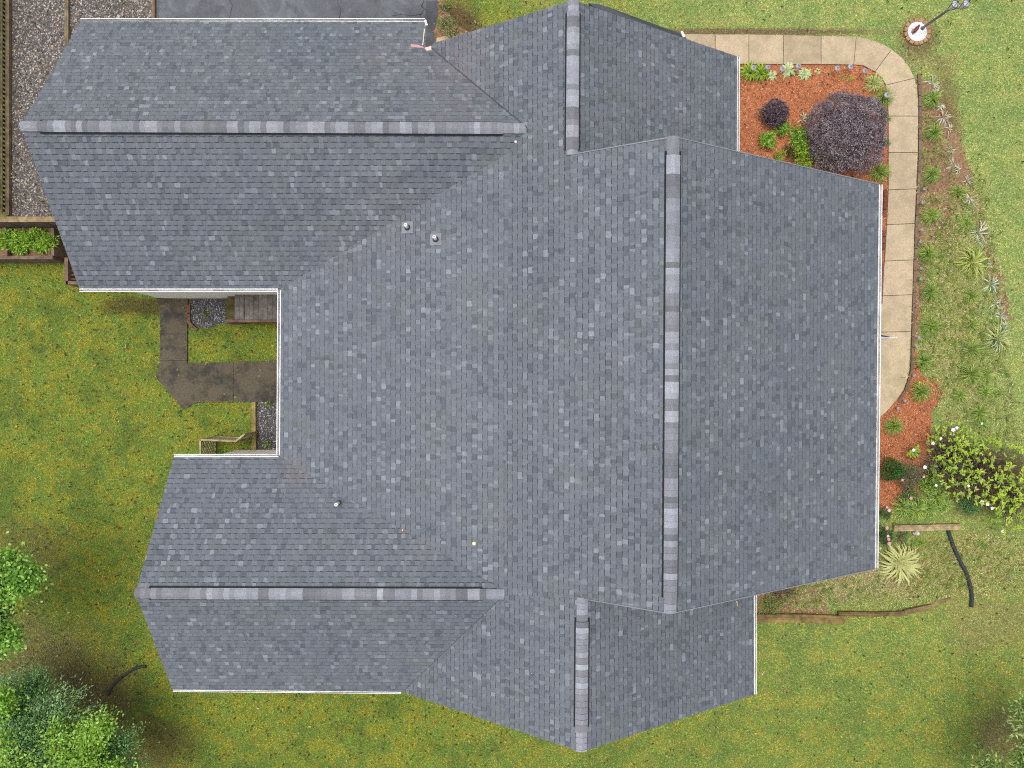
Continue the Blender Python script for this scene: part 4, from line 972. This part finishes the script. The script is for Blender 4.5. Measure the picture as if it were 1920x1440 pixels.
shrub('leafy_plant', 'yellow green plant at the shingle edge left of the dark grass', 'shrub', 1506, 304, 20, .3, 500, .06, GL, sub=4, wd=.5)
shrub('leafy_plant', 'small yellow green plant at the shingle edge, furthest left', 'shrub', 1462, 293, 13, .25, 180, .06, GL, sub=3, wd=.5)
shrub('leafy_plant', 'low dark brownish plant between the two yellow green ones', 'shrub', 1484, 284, 18, .25, 420, .05, [(.08, .08, .03), (.14, .17, .04), (.1, .05, .03)], sub=3, wd=.5)
# plants inside the raised planter
for i, (u, v, r) in enumerate([(32, 455, 24), (60, 457, 25), (88, 456, 25), (110, 460, 18)]):
    root = shrub('planter_plant', ['bright leafy plant at the left end of the raised planter', 'leafy plant left of the planter middle', 'leafy plant right of the planter middle', 'leafy plant in the planter nearest the roof edge'][i], 'plant', u, v, r, .42, 1100, .08, LM + GB + [(.42, .56, .06)], sub=4, wd=.4, group='plants in the raised planter')
    for ch in root.children: ch.location.z += .40
# small bushes right of the lower main roof
shrub('rose_bush', 'dark glossy green bush beside the right gutter, above the pink flowers', 'bush', 1672, 880, 24, .6, 1700, .05, [(.05, .13, .025), (.08, .19, .035), (.035, .09, .02)], sub=4)
ROSE = [(.14, .20, .10), (.20, .26, .14), (.10, .15, .07), (.16, .14, .08)]
shrub('rose_bush', 'grey green rose bush with a few pink flowers right of the dark bush', 'bush', 1702, 893, 30, .5, 1700, .04, ROSE, sub=6, shell=.3)
shrub('rose_bush', 'narrow dark rose bush tight to the gutter above the yucca', 'bush', 1658, 1005, 18, .5, 700, .045, [(.05, .11, .03), (.09, .16, .05)], sub=3)
shrub('rose_bush', 'slim rose bush by the gutter left of the daylilies', 'bush', 1656, 962, 14, .5, 400, .045, [(.06, .12, .03), (.12, .17, .06)], sub=3)
shrub('low_herb', 'soft grey green herb above the yucca, beside the pale stone', 'herb', 1690, 1008, 18, .15, 700, .03, [(.15, .24, .09), (.2, .28, .12), (.12, .18, .06)], sub=4, shell=.2)
shrub('low_herb', 'blue green herb between the flowering bush and the lawn', 'herb', 1818, 948, 24, .25, 900, .045, [(.10, .24, .08), (.15, .30, .12), (.08, .17, .05)], sub=4, shell=.2)
shrub('low_herb', 'pale weeds at the edge of the driveway and lawn', 'weeds', 838, 45, 22, .15, 900, .03, [(.25, .33, .08), (.40, .42, .2), (.15, .22, .05)], sub=6, shell=.15)
shrub('low_herb', 'pale weeds on bare soil beside the front path strip', 'weeds', 850, 64, 22, .12, 700, .03, [(.25, .33, .08), (.40, .42, .2), (.15, .22, .05)], sub=6, shell=.15)
shrub('low_herb', 'weeds along the asphalt edge at the top of the photo', 'weeds', 832, 12, 14, .12, 420, .03, [(.25, .33, .08), (.40, .42, .2), (.15, .22, .05)], sub=5, shell=.15)
shrub('low_herb', 'light green leafy weeds under the lower right gutter corner', 'weeds', 1445, 1138, 30, .15, 900, .035, [(.24, .36, .06), (.34, .44, .1), (.16, .26, .05)], sub=6, shell=.15)
shrub('low_herb', 'reddish leafy ground plants below the main roof edge', 'weeds', 1465, 1110, 40, .12, 900, .035, [(.14, .07, .045), (.20, .10, .07), (.2, .28, .07)], sub=7, shell=.15)
shrub('low_herb', 'green mixed leaves filling the gap between the rose bush and the flowering bush', 'herb', 1745, 905, 24, .35, 900, .06, GB + GL, sub=5, shell=.2)
shrub('low_herb', 'grey green leaves over red mulch just above the daylilies', 'herb', 1706, 925, 22, .3, 700, .045, ROSE + GB[:1], sub=5, shell=.2)
shrub('low_herb', 'small bright weed in the gravel strip near the timber top', 'weeds', 503, 757, 6, .1, 60, .05, LM, sub=2)
shrub('low_herb', 'small bright weed in the gravel strip near the cream wall', 'weeds', 501, 832, 6, .1, 60, .05, LM, sub=2)
shrub('low_herb', 'small green weed in the middle of the rear gravel patch', 'weeds', 386, 588, 12, .06, 140, .03, GB, sub=4, shell=.15)
# flowers
def flower(u, v, z, r, col, mid, label, grp=None, n=5):
    r *= .8; c0 = P(u, v, z); root = empty('flower', (c0.x, c0.y, 0), label, 'flower', grp); mb = MB(); rot = random.random() * 6
    for k in range(n):
        a = rot + 2 * math.pi * k / n; d = Vector((math.cos(a), math.sin(a), .25)); s = Vector((-math.sin(a), math.cos(a), 0)); cc = vary(col, .88, 1.05)
        mb.face([c0, c0 + d * r * .5 - s * r * .42, c0 + d * r * .95 - s * r * .3, c0 + d * r, c0 + d * r * .95 + s * r * .3, c0 + d * r * .5 + s * r * .42], cc)
    mb.build('petals', M['petal'], root); mb = MB(); mb.tube([c0, c0 + Vector((0, 0, r * .5))], [r * .16, r * .08], mid, 6); mb.build('flower_centre', M['petal'], root)
    mb = MB(); mb.tube([(c0.x, c0.y, 0.02), (c0.x + .01, c0.y, z * .6), c0], [.006, .005, .004], (.1, .16, .05), 5); mb.build('flower_stalk', M['petal'], root)
WF = (.85, .85, .88); PK = (.75, .32, .48)
for (u, v, r, lb) in ((1787, 806, .075, 'largest white flower near the top of the flowering bush'), (1794, 802, .06, 'white flower touching the largest one from the right'), (1764, 822, .045, 'tiny white flower above the bush edge, between two larger ones'), (1749, 831, .06, 'white flower on the left edge of the flowering bush'), (1713, 844, .06, 'white flower over the small green rosette by the red mulch'), (1734, 876, .07, 'white flower at the left foot of the flowering bush'), (1841, 794, .04, 'faint white flower above the bush toward the lawn'), (1755, 910, .05, 'creamy white flower over the daylily tips'), (1816, 911, .05, 'small white flower inside the lower flowering bush'), (1841, 941, .07, 'left white flower of the lowest trio'), (1851, 945, .065, 'middle white flower of the lowest trio'), (1860, 953, .055, 'right white flower of the lowest trio'), (1880, 996, .06, 'pale faded flower below the flowering bush')):
    flower(u, v, .75 if u > 1740 and v < 900 else .6, r, WF, (.8, .75, .4), lb)
for (u, v, r, lb) in ((1692, 900, .05, 'pink flower on the grey green rose bush, left one'), (1732, 894, .05, 'coral pink flower on the right side of the rose bush'), (1708, 934, .055, 'pink flower just above the daylily mass'), (1663, 951, .045, 'upper pink blossom by the gutter beside the daylilies'), (1667, 957, .06, 'larger pale pink blossom by the gutter beside the daylilies'), (1663, 990, .06, 'pink blossom by the gutter level with the timber'), (1665, 1005, .05, 'light pink blossom below the timber by the gutter'), (1666, 1011, .055, 'bright pink blossom in the column above the yucca'), (1667, 1019, .065, 'lowest and largest pink blossom above the yucca'), (1651, 1028, .035, 'small white pink blossom at the gutter above the yucca')):
    flower(u, v, .55, r, (.82, .5, .62) if 'pale' in lb or 'light' in lb or 'white' in lb else PK, (.8, .65, .3), lb)
for (u, v, lb) in ((1700, 708, 'yellow flower poking over the walk edge'), (1724, 717, 'yellow flower on the liriope at the walk bend')):
    flower(u, v, .35, .035, (.75, .7, .12), (.6, .5, .1), lb)
# flowering bush at right: rosettes of pointed leaves on dark twigs
def rosette_bush(label, spots, h, size, pal, base, name='flowering_bush'):
    root = empty(name, P(*base), label, 'bush'); tw = MB(); Cs = []; Ds = []; Ns = []; cols = []; Ls = []
    b0 = P(*base); pc = np.array(pal)
    for (u, v) in spots:
        z = h * random.uniform(.55, 1.0); c0 = P(u, v, z); m_ = b0.lerp(c0, .6) + Vector((random.uniform(-.15, .15), random.uniform(-.15, .15), .08)); m_.z = z * .55
        tw.tube([b0 + Vector((random.uniform(-.2, .2), random.uniform(-.2, .2), 0)), m_, c0], [.012, .009, .004], random.choice([(.09, .06, .045), (.14, .10, .08)]), 5, False)
        base_c = pc[random.randrange(len(pc))]
        for k in range(random.randint(6, 10)):
            a = random.random() * 6.28; el = random.uniform(-.1, .7); Cs.append(tuple(c0 + Vector((random.uniform(-.02, .02), random.uniform(-.02, .02), random.uniform(-.05, .02)))))
            Ds.append((math.cos(a) * math.cos(el), math.sin(a) * math.cos(el), math.sin(el) * .6)); Ns.append((random.uniform(-.4, .4), random.uniform(-.4, .4), 1)); cols.append(base_c * random.uniform(.7, 1.2)); Ls.append(size * random.uniform(.6, 1.2))
    Cs, Ds, Ns, cols, Ls = map(np.array, (Cs, Ds, Ns, cols, Ls))
    V, Cc = leaves_np(Cs, unit(Ds), unit(Ns), Ls, Ls * .42, cols, .2); build_np('foliage', V, quads(len(Cs)), Cc, M['leaf'], root); tw.build('twigs', M['bark'], root)
    return root
YG = [(.36, .50, .04), (.44, .56, .06), (.27, .42, .04), (.38, .52, .08)]
def spots(cu, cv, ru, rv, n):
    out = []
    while len(out) < n:
        a, b_ = random.uniform(-1, 1), random.uniform(-1, 1)
        if a * a + b_ * b_ < 1: out.append((cu + a * ru, cv + b_ * rv))
    return out
rosette_bush('sprawling bush with bright lime leaves on dark twigs, upper one beside red mulch', spots(1790, 830, 50, 45, 62), .75, .095, YG, (1775, 860))
rosette_bush('wide sprawling lime leaved bush on the right, largest of the flowering bushes', spots(1850, 885, 90, 68, 165), .8, .10, YG, (1830, 885))
rosette_bush('lime leaved bush at the right frame edge below the largest one', spots(1900, 950, 50, 55, 60), .7, .10, YG, (1895, 930))
rosette_bush('small lime rosette plant standing in red mulch', spots(1713, 846, 13, 8, 9), .5, .12, YG, (1715, 852), 'leafy_plant')
rosette_bush('dark twiggy lower part of the flowering bushes near the daylilies', spots(1770, 890, 30, 25, 26), .5, .10, [(.16, .26, .04), (.24, .36, .05)], (1775, 880))
twg = MB()
for _ in range(900):
    u, v = random.choice(spots(1775, 850, 35, 40, 1) + spots(1840, 895, 75, 50, 1) + spots(1765, 885, 40, 35, 1)); a = P(u, v, random.uniform(.05, .35)); th_ = random.random() * 6.28; l_ = random.uniform(.1, .35)
    twg.tube([a, a + Vector((math.cos(th_) * l_, math.sin(th_) * l_, random.uniform(-.05, .12)))], [.007, .004], random.choice([(.10, .07, .05), (.17, .12, .09), (.25, .20, .15), (.16, .20, .05)]), 4, False)
o = twg.build('dry_twigs', M['bark']); tag(o, 'tangle of dry dark twigs under the lime leaved bushes', 'twigs', None, 'stuff')
# pale stone under timber
mb = MB(); c0 = P(1720, 1000, .05); mb.tube([c0 - Vector((0, 0, .05)), c0, c0 + Vector((0, 0, .05))], [.05, .07, .04], (.5, .5, .44), 9); tag(mb.build('pale_stone', M['pebble']), 'pale rounded stone below the weathered timber above the yucca', 'stone')
mb = MB(); mb.beam(P(1708, 998), P(1716, 1001), .05, .1, (.25, .2, .16)); tag(mb.build('timber_peg', M['wood']), 'short dark wooden peg under the timber beside the pale stone', 'peg')
mb = MB(); c0 = P(1764, 978, .14); mb.face([c0 + Vector((.28 * math.cos(a) , .06 * math.sin(a), .006)) for a in [i * .6 for i in range(10)]], (.55, .54, .48)); 

# ------------------------------------------------------------------ trees
def tree(name, label, base, blobs, n, size, pal, wd=.55, group=None, flat=.6, trunk_r=.14, spray=.55, mat='leaf'):
    b0 = Vector(base); root = empty(name, b0, label, 'tree', group)
    cen = np.array([(*P(u, v, z), r) for u, v, z, r in blobs]); topc = cen.mean(0)
    tr = MB(); ray = lambda p, f: Vector((p[0] * (H - p[2] * f) / (H - p[2]), p[1] * (H - p[2] * f) / (H - p[2]), p[2] * f))   # limbs sweep up and inwards from the outer side
    tr.tube([b0, b0.lerp(ray(topc, .5), .5), ray(topc, .7), ray(topc, .9)], [trunk_r, trunk_r * .8, trunk_r * .5, trunk_r * .2], (.13, .10, .075), 10)
    lim = MB(); tips = []; tdir = []; tone = []
    for x, y, z, r in cen:
        c_ = Vector((x, y, z)); lim.tube([ray(topc, .7), ray((x, y, z), .88), c_], [trunk_r * .45, trunk_r * .25, .02], (.13, .10, .075), 7, False)
        nt_ = int(60 * r * r * 1.3) + 16; lobe = [(Vector((random.gauss(0, 1), random.gauss(0, 1), abs(random.gauss(0, 1)))).normalized(), random.uniform(.75, 1.2)) for _ in range(9)]
        for k in range(nt_):
            lv, lr = random.choice(lobe); lr *= random.choice((.7, .9, 1.0, 1.25)); d = (lv + Vector((random.gauss(0, .5), random.gauss(0, .5), random.gauss(0, .5)))).normalized()
            t = c_ + d * r * lr * random.uniform(.55, 1.0); lim.tube([c_ + d * r * .15, t], [.016, .005], (.13, .10, .075), 4, False); tips.append(t); tdir.append(d); tone.append(random.randrange(len(pal)))
    tr.build('trunk', M['bark'], root); lim.build('branches', M['bark'], root)
    m_ = len(tips); ti = rng.integers(0, m_, n); T = np.array([tuple(t) for t in tips])[ti]; TD = np.array([tuple(t) for t in tdir])[ti]; pc = np.array(pal); tn = np.array(tone)[ti]
    along = (rng.random(n) - .75)[:, None] * spray; C = T + TD * along + rng.standard_normal((n, 3)) * (.07 + .10 * rng.random((n, 1)))
    D = unit(TD * .9 + rng.standard_normal((n, 3)) * .6); N = unit(np.array([[0, 0, 1.]]) + rng.standard_normal((n, 3)) * flat)
    col = np.where((rng.random(n) < .7)[:, None], pc[tn], pc[rng.integers(0, len(pc), n)]) * (.75 + .5 * rng.random((n, 1)))
    V, Cc = leaves_np(C, D, N, size * (.6 + .8 * rng.random(n)), size * wd, col); build_np('crown', V, quads(n), Cc, M[mat], root)
BG = [(.24, .46, .06), (.33, .56, .09), (.15, .32, .05), (.10, .24, .04), (.42, .62, .14)]
DG = [(.20, .36, .17), (.28, .47, .22), (.13, .26, .12), (.34, .54, .22), (.22, .44, .10)]
LG = [(.22, .34, .08), (.30, .42, .12), (.14, .24, .05), (.40, .50, .20)]
def around(u, v, ru, rv, z0, z1, r0, r1, n):
    return [(u + random.uniform(-ru, ru), v + random.uniform(-rv, rv), random.uniform(z0, z1), random.uniform(r0, r1)) for _ in range(n)]
tree('broadleaf_tree', 'bright green broadleaf tree reaching in from the left edge above the others', (-16.2, -6.8, 0),
     [(60, 1085, 3.4, .09), (48, 1090, 3.4, .13), (34, 1098, 3.4, .18), (38, 1068, 3.3, .10), (26, 1074, 3.3, .16), (14, 1050, 3.2, .16), (5, 1110, 3.3, .36), (-25, 1085, 3.2, .55), (-30, 1150, 2.6, .6), (5, 1190, 3.4, .2), (18, 1200, 3.4, .14), (-5, 1215, 3.3, .3), (-60, 1190, 3.2, .8), (-90, 1110, 3.6, 1.0), (-12, 1150, 2.0, .42)], 15000, .08, BG, .8, spray=.4)
tree('dark_tree', 'dense dark blue green tree filling the lower left corner', P(25, 1450),
     [(60, 1300, 1.7, .50), (35, 1340, 2.0, .8), (95, 1350, 2.1, .75), (150, 1375, 2.0, .65), (200, 1400, 1.8, .5), (228, 1395, 1.8, .36), (170, 1430, 2.0, .8), (110, 1420, 2.3, .9), (40, 1410, 2.5, 1.0), (-10, 1350, 2.2, .9), (-20, 1450, 2.4, 1.1), (230, 1450, 1.7, .55), (70, 1275, 1.5, .25), (10, 1300, 1.9, .4)], 60000, .07, DG, .36, spray=.8)
tree('broadleaf_tree', 'light green broadleaf tree overlapping the dark tree at the bottom edge', P(120, 1530),
     [(150, 1440, 2.9, .38), (165, 1405, 2.7, .2), (172, 1368, 2.6, .13), (168, 1385, 2.6, .15), (120, 1462, 3.0, .5), (20, 1432, 3.1, .35), (45, 1450, 3.1, .4), (205, 1450, 2.6, .4), (108, 1378, 2.6, .15), (5, 1395, 3.0, .2), (250, 1475, 2.4, .4), (112, 1402, 2.8, .2), (190, 1365, 2.5, .08)], 11000, .075, BG[:2] + BG[4:] + [(.34, .50, .06)], .6, spray=.7)
tree('broadleaf_tree', 'small bright green tree top at the left edge between the two larger crowns', P(-40, 1330), [(5, 1310, 2.7, .32), (-20, 1330, 2.7, .4)], 1800, .08, BG[:2] + BG[4:], .7)
tree('laurel_tree', 'glossy leaved tree peeking in at the lower right edge', (15.6, -10.3, 0), [(1922, 1330, 2.3, .30), (1940, 1362, 2.4, .45), (1938, 1420, 2.4, .45), (1970, 1400, 2.4, .8), (1922, 1445, 2.2, .35)], 3600, .115, LG, .36)
tree('laurel_tree', 'low glossy tree top at the bottom edge right of the lawn', P(1880, 1500), [(1845, 1452, 2.2, .36), (1875, 1455, 2.2, .36), (1900, 1475, 2.2, .5)], 2000, .115, LG, .36)

# ------------------------------------------------------------------ grass, stones, chips, fallen leaves
foot_in = [(-9.9, 2.55), (-5.0, 2.55), (-5.0, -1.98), (-7.7, -1.98), (-7.7, -6.95), (5.3, -7.0), (5.3, -4.1), (8.1, -4.1), (8.1, 4.4), (5.0, 4.4), (5.0, 7.45), (-1.9, 7.45), (-1.9, 8.3), (-9.9, 8.3)]
hard = [foot_in, drive, walk_poly, strip, bg_, gravel_b, gravel_c, gravel_a, red_bed, red2, G([(-60, 405), (128, 405), (128, 492), (-60, 492)]), G([(-100, -400), (24, -400), (24, 405), (-100, 405)]), G([(424, 545), (520, 545), (520, 612), (424, 612)])]
n = 560000; X = rng.uniform(-15.6, 15.6, n); Y = rng.uniform(-11.9, 11.9, n); keep = np.ones(n, bool)
XJ = X + rng.standard_normal(n) * .022 + .03 * np.sin(X * 9 + Y * 7) ; YJ = Y + rng.standard_normal(n) * .022 + .03 * np.sin(X * 8 - Y * 9)
for pl_ in hard: keep &= ~inside(XJ, YJ, pl_)
sparse = inside(X, Y, brown_bed) | inside(X, Y, edge_strip) | inside(X, Y, tri_bed) | inside(X, Y, low_bed); keep &= ~(sparse & (rng.random(n) < .42))
cam_out = (np.hypot(X - P(1718, 61).x, Y - P(1718, 61).y) < .38); keep &= ~cam_out
X, Y = X[keep], Y[keep]; n = len(X); zb = np.full(n, .002)
for q_ in (walk_poly, strip, bg_): zb[inside(X, Y, q_)] = .052
th = rng.random(n) * 2 * np.pi; L = .035 + .05 * rng.random(n); wd_ = .010 + .012 * rng.random(n); hz_ = .012 + .03 * rng.random(n)
b0 = np.stack([X, Y, zb], 1); s = np.stack([-np.sin(th), np.cos(th), np.zeros(n)], 1) * (wd_ / 2)[:, None]
tp = b0 + np.stack([np.cos(th) * L, np.sin(th) * L, hz_], 1)
V = np.stack([b0 - s, b0 + s, tp], 1).reshape(-1, 3); k = .62 + .8 * rng.random((n, 1)) ** 1.3; tint = np.concatenate([k * (.92 + .2 * rng.random((n, 1))), k, k * (.85 + .3 * rng.random((n, 1)))], 1)
o = build_np('grass', V, np.arange(n * 3).reshape(n, 3), np.repeat(tint, 3, axis=0), M['grass']); tag(o, 'short mossy lawn grass around the house', 'grass', None, 'stuff')
def fill(polys, n, lo, hi):
    X = rng.uniform(lo[0], hi[0], n); Y = rng.uniform(lo[1], hi[1], n); kp = np.zeros(n, bool)
    for q in polys: kp |= inside(X, Y, q)
    return X[kp], Y[kp]
X1, Y1 = fill([gravel_a], 60000, (-14.1, 4.3), (-8.9, 11.2)); X2, Y2 = fill([gravel_b, gravel_c], 60000, (-9.2, -2.1), (-5.4, 2.5)); kk = rng.random(len(X2)) < .55; X2, Y2 = X2[kk], Y2[kk]
GP = [(.04, .04, .038), (.07, .065, .06), (.12, .11, .10), (.20, .18, .16), (.38, .35, .31), (.10, .07, .05), (.05, .055, .065), (.22, .15, .10), (.055, .05, .05)]
o = pebbles('gravel_stones', X1, Y1, np.full(len(X1), .012), .024, pick(GP, len(X1)), M['pebble']); tag(o, 'mixed grey and tan gravel covering the yard left of the wing', 'gravel', None, 'stuff')
o = pebbles('gravel_stones', X2, Y2, np.full(len(X2), .012), .017, pick([(.03, .03, .036), (.05, .05, .06), (.09, .09, .10), (.32, .32, .34), (.06, .045, .05), (.03, .03, .03)], len(X2)), M['pebble']); tag(o, 'dark bluish gravel in the rear notch between the wings', 'gravel', None, 'stuff')
X3, Y3 = fill([red_bed, red2], 70000, (4.4, -3.8), (12.4, 9.2)); n = len(X3)
def chips(X, Y, z, L, pal):
    n = len(X); th = rng.random(n) * 2 * np.pi; D = unit(np.stack([np.cos(th), np.sin(th), rng.standard_normal(n) * .25], 1)); N = unit(np.array([[0, 0, 1.]]) + rng.standard_normal((n, 3)) * .35)
    return leaves_np(np.stack([X, Y, np.full(n, z)], 1), D, N, L * (.5 + rng.random(n)), L * .28, pick(pal, n, .3), 0.02)
V, Cc = chips(X3, Y3, .03, .06, [(.52, .19, .075), (.40, .135, .055), (.60, .30, .14), (.15, .06, .035), (.40, .15, .07), (.28, .15, .09)])
o = build_np('mulch_chips', V, quads(n), Cc, M['chip']); tag(o, 'rusty red bark mulch chips in the front beds', 'mulch', None, 'stuff')
X4, Y4 = fill([brown_bed, edge_strip, tri_bed, low_bed], 60000, (-2.2, -6.6), (14.2, 11.4)); n = len(X4); V, Cc = chips(X4, Y4, .018, .06, [(.22, .12, .08), (.30, .19, .12), (.12, .07, .04), (.38, .29, .18)])
o = build_np('dead_leaf_litter', V, quads(n), Cc, M['chip']); tag(o, 'brown leaf litter and straw on the bare bed soil', 'leaf litter', None, 'stuff')
# weeds and straw in the bed on the right
X5, Y5 = fill([G([(1725, 360), (1860, 340), (1900, 700), (1920, 850), (1780, 800), (1730, 700)]), G([(1420, 1090), (1640, 1065), (1800, 1000), (1920, 1000), (1920, 1120), (1800, 1115), (1690, 1140), (1430, 1145)])], 60000, (6.5, -6.6), (14.4, 5.7)); kp = rng.random(len(X5)) < .8; X5, Y5 = X5[kp], Y5[kp]; n = len(X5)
V, Cc = chips(X5, Y5, .02, .065, [(.30, .36, .10), (.38, .38, .14), (.24, .32, .07), (.36, .30, .16), (.22, .14, .08), (.42, .46, .2)])
o = build_np('weed_straw', V, quads(n), Cc, M['chip']); tag(o, 'thin weeds and straw mixed through the beds on the right', 'weeds', None, 'stuff')
# taller weed tufts scattered through the same bed
nt_ = 420; TX, TY = fill([G([(1722, 380), (1850, 330), (1895, 700), (1915, 840), (1780, 790), (1722, 690)]), G([(1722, 150), (1800, 330), (1722, 360)]), G([(1440, 1100), (1640, 1080), (1700, 1130), (1440, 1142)]), G([(1690, 1010), (1900, 1010), (1900, 1100), (1700, 1110)])], 10500, (6.5, -6.6), (14.4, 9))
m_ = len(TX); kk = 12; X6 = np.repeat(TX, kk) + rng.standard_normal(m_ * kk) * .012; Y6 = np.repeat(TY, kk) + rng.standard_normal(m_ * kk) * .012; th = rng.random(m_ * kk) * 2 * np.pi
szt = np.repeat(.05 + .13 * rng.random(m_) ** 2, kk); D6 = unit(np.stack([np.cos(th), np.sin(th), .5 + rng.random(m_ * kk)], 1)); N6 = unit(np.cross(D6, np.stack([-np.sin(th), np.cos(th), 0 * th], 1)) * -1)
V, Cc = leaves_np(np.stack([X6, Y6, 0 * X6 + .005], 1), D6, N6, szt * (.6 + .6 * rng.random(m_ * kk)), .013, np.repeat(pick([(.26, .38, .08), (.36, .44, .12), (.18, .28, .06), (.44, .42, .18)], m_), kk, axis=0))
o = build_np('weed_tufts', V, quads(m_ * kk), Cc, M['leaf']); tag(o, 'small wild grass tufts growing through the weedy beds', 'weeds', None, 'stuff')
# fallen leaves and dark specks painted as tiny clover shadows on the lawn
n = 9500; X = rng.uniform(-14.4, 14.4, n); Y = rng.uniform(-10.8, 10.8, n); keep = np.ones(n, bool)
for pl_ in hard[:6]: keep &= ~inside(X, Y, pl_)
keep &= (X < 0) | (rng.random(n) < .3)
X, Y = X[keep], Y[keep]; n = len(X); big_ = rng.random(n) < .055
V, Cc = chips(X, Y, .05, .07, [(.045, .045, .02), (.03, .035, .018), (.09, .05, .025), (.025, .03, .015)]); L_ = np.where(big_, 1, 0)
Cc = Cc.reshape(n, 4, 3); Cc[big_] = pick([(.42, .26, .14), (.45, .34, .22), (.30, .14, .07), (.36, .22, .12)], int(big_.sum()))[:, None, :]; V = V.reshape(n, 4, 3); ctr = V[:, :1]; V = np.where(big_[:, None, None], ctr + (V - ctr) * 1.15, ctr + (V - ctr) * 1.0)
V[:, 1] += (V[:, 1] - V[:, 3]) * .9
o = build_np('leaves_and_shade_specks', V.reshape(-1, 3), quads(n), Cc.reshape(-1, 3), M['chip']); tag(o, 'brown and tan fallen leaves and painted specks of clover shade scattered over the lawn', 'fallen leaves', None, 'stuff')
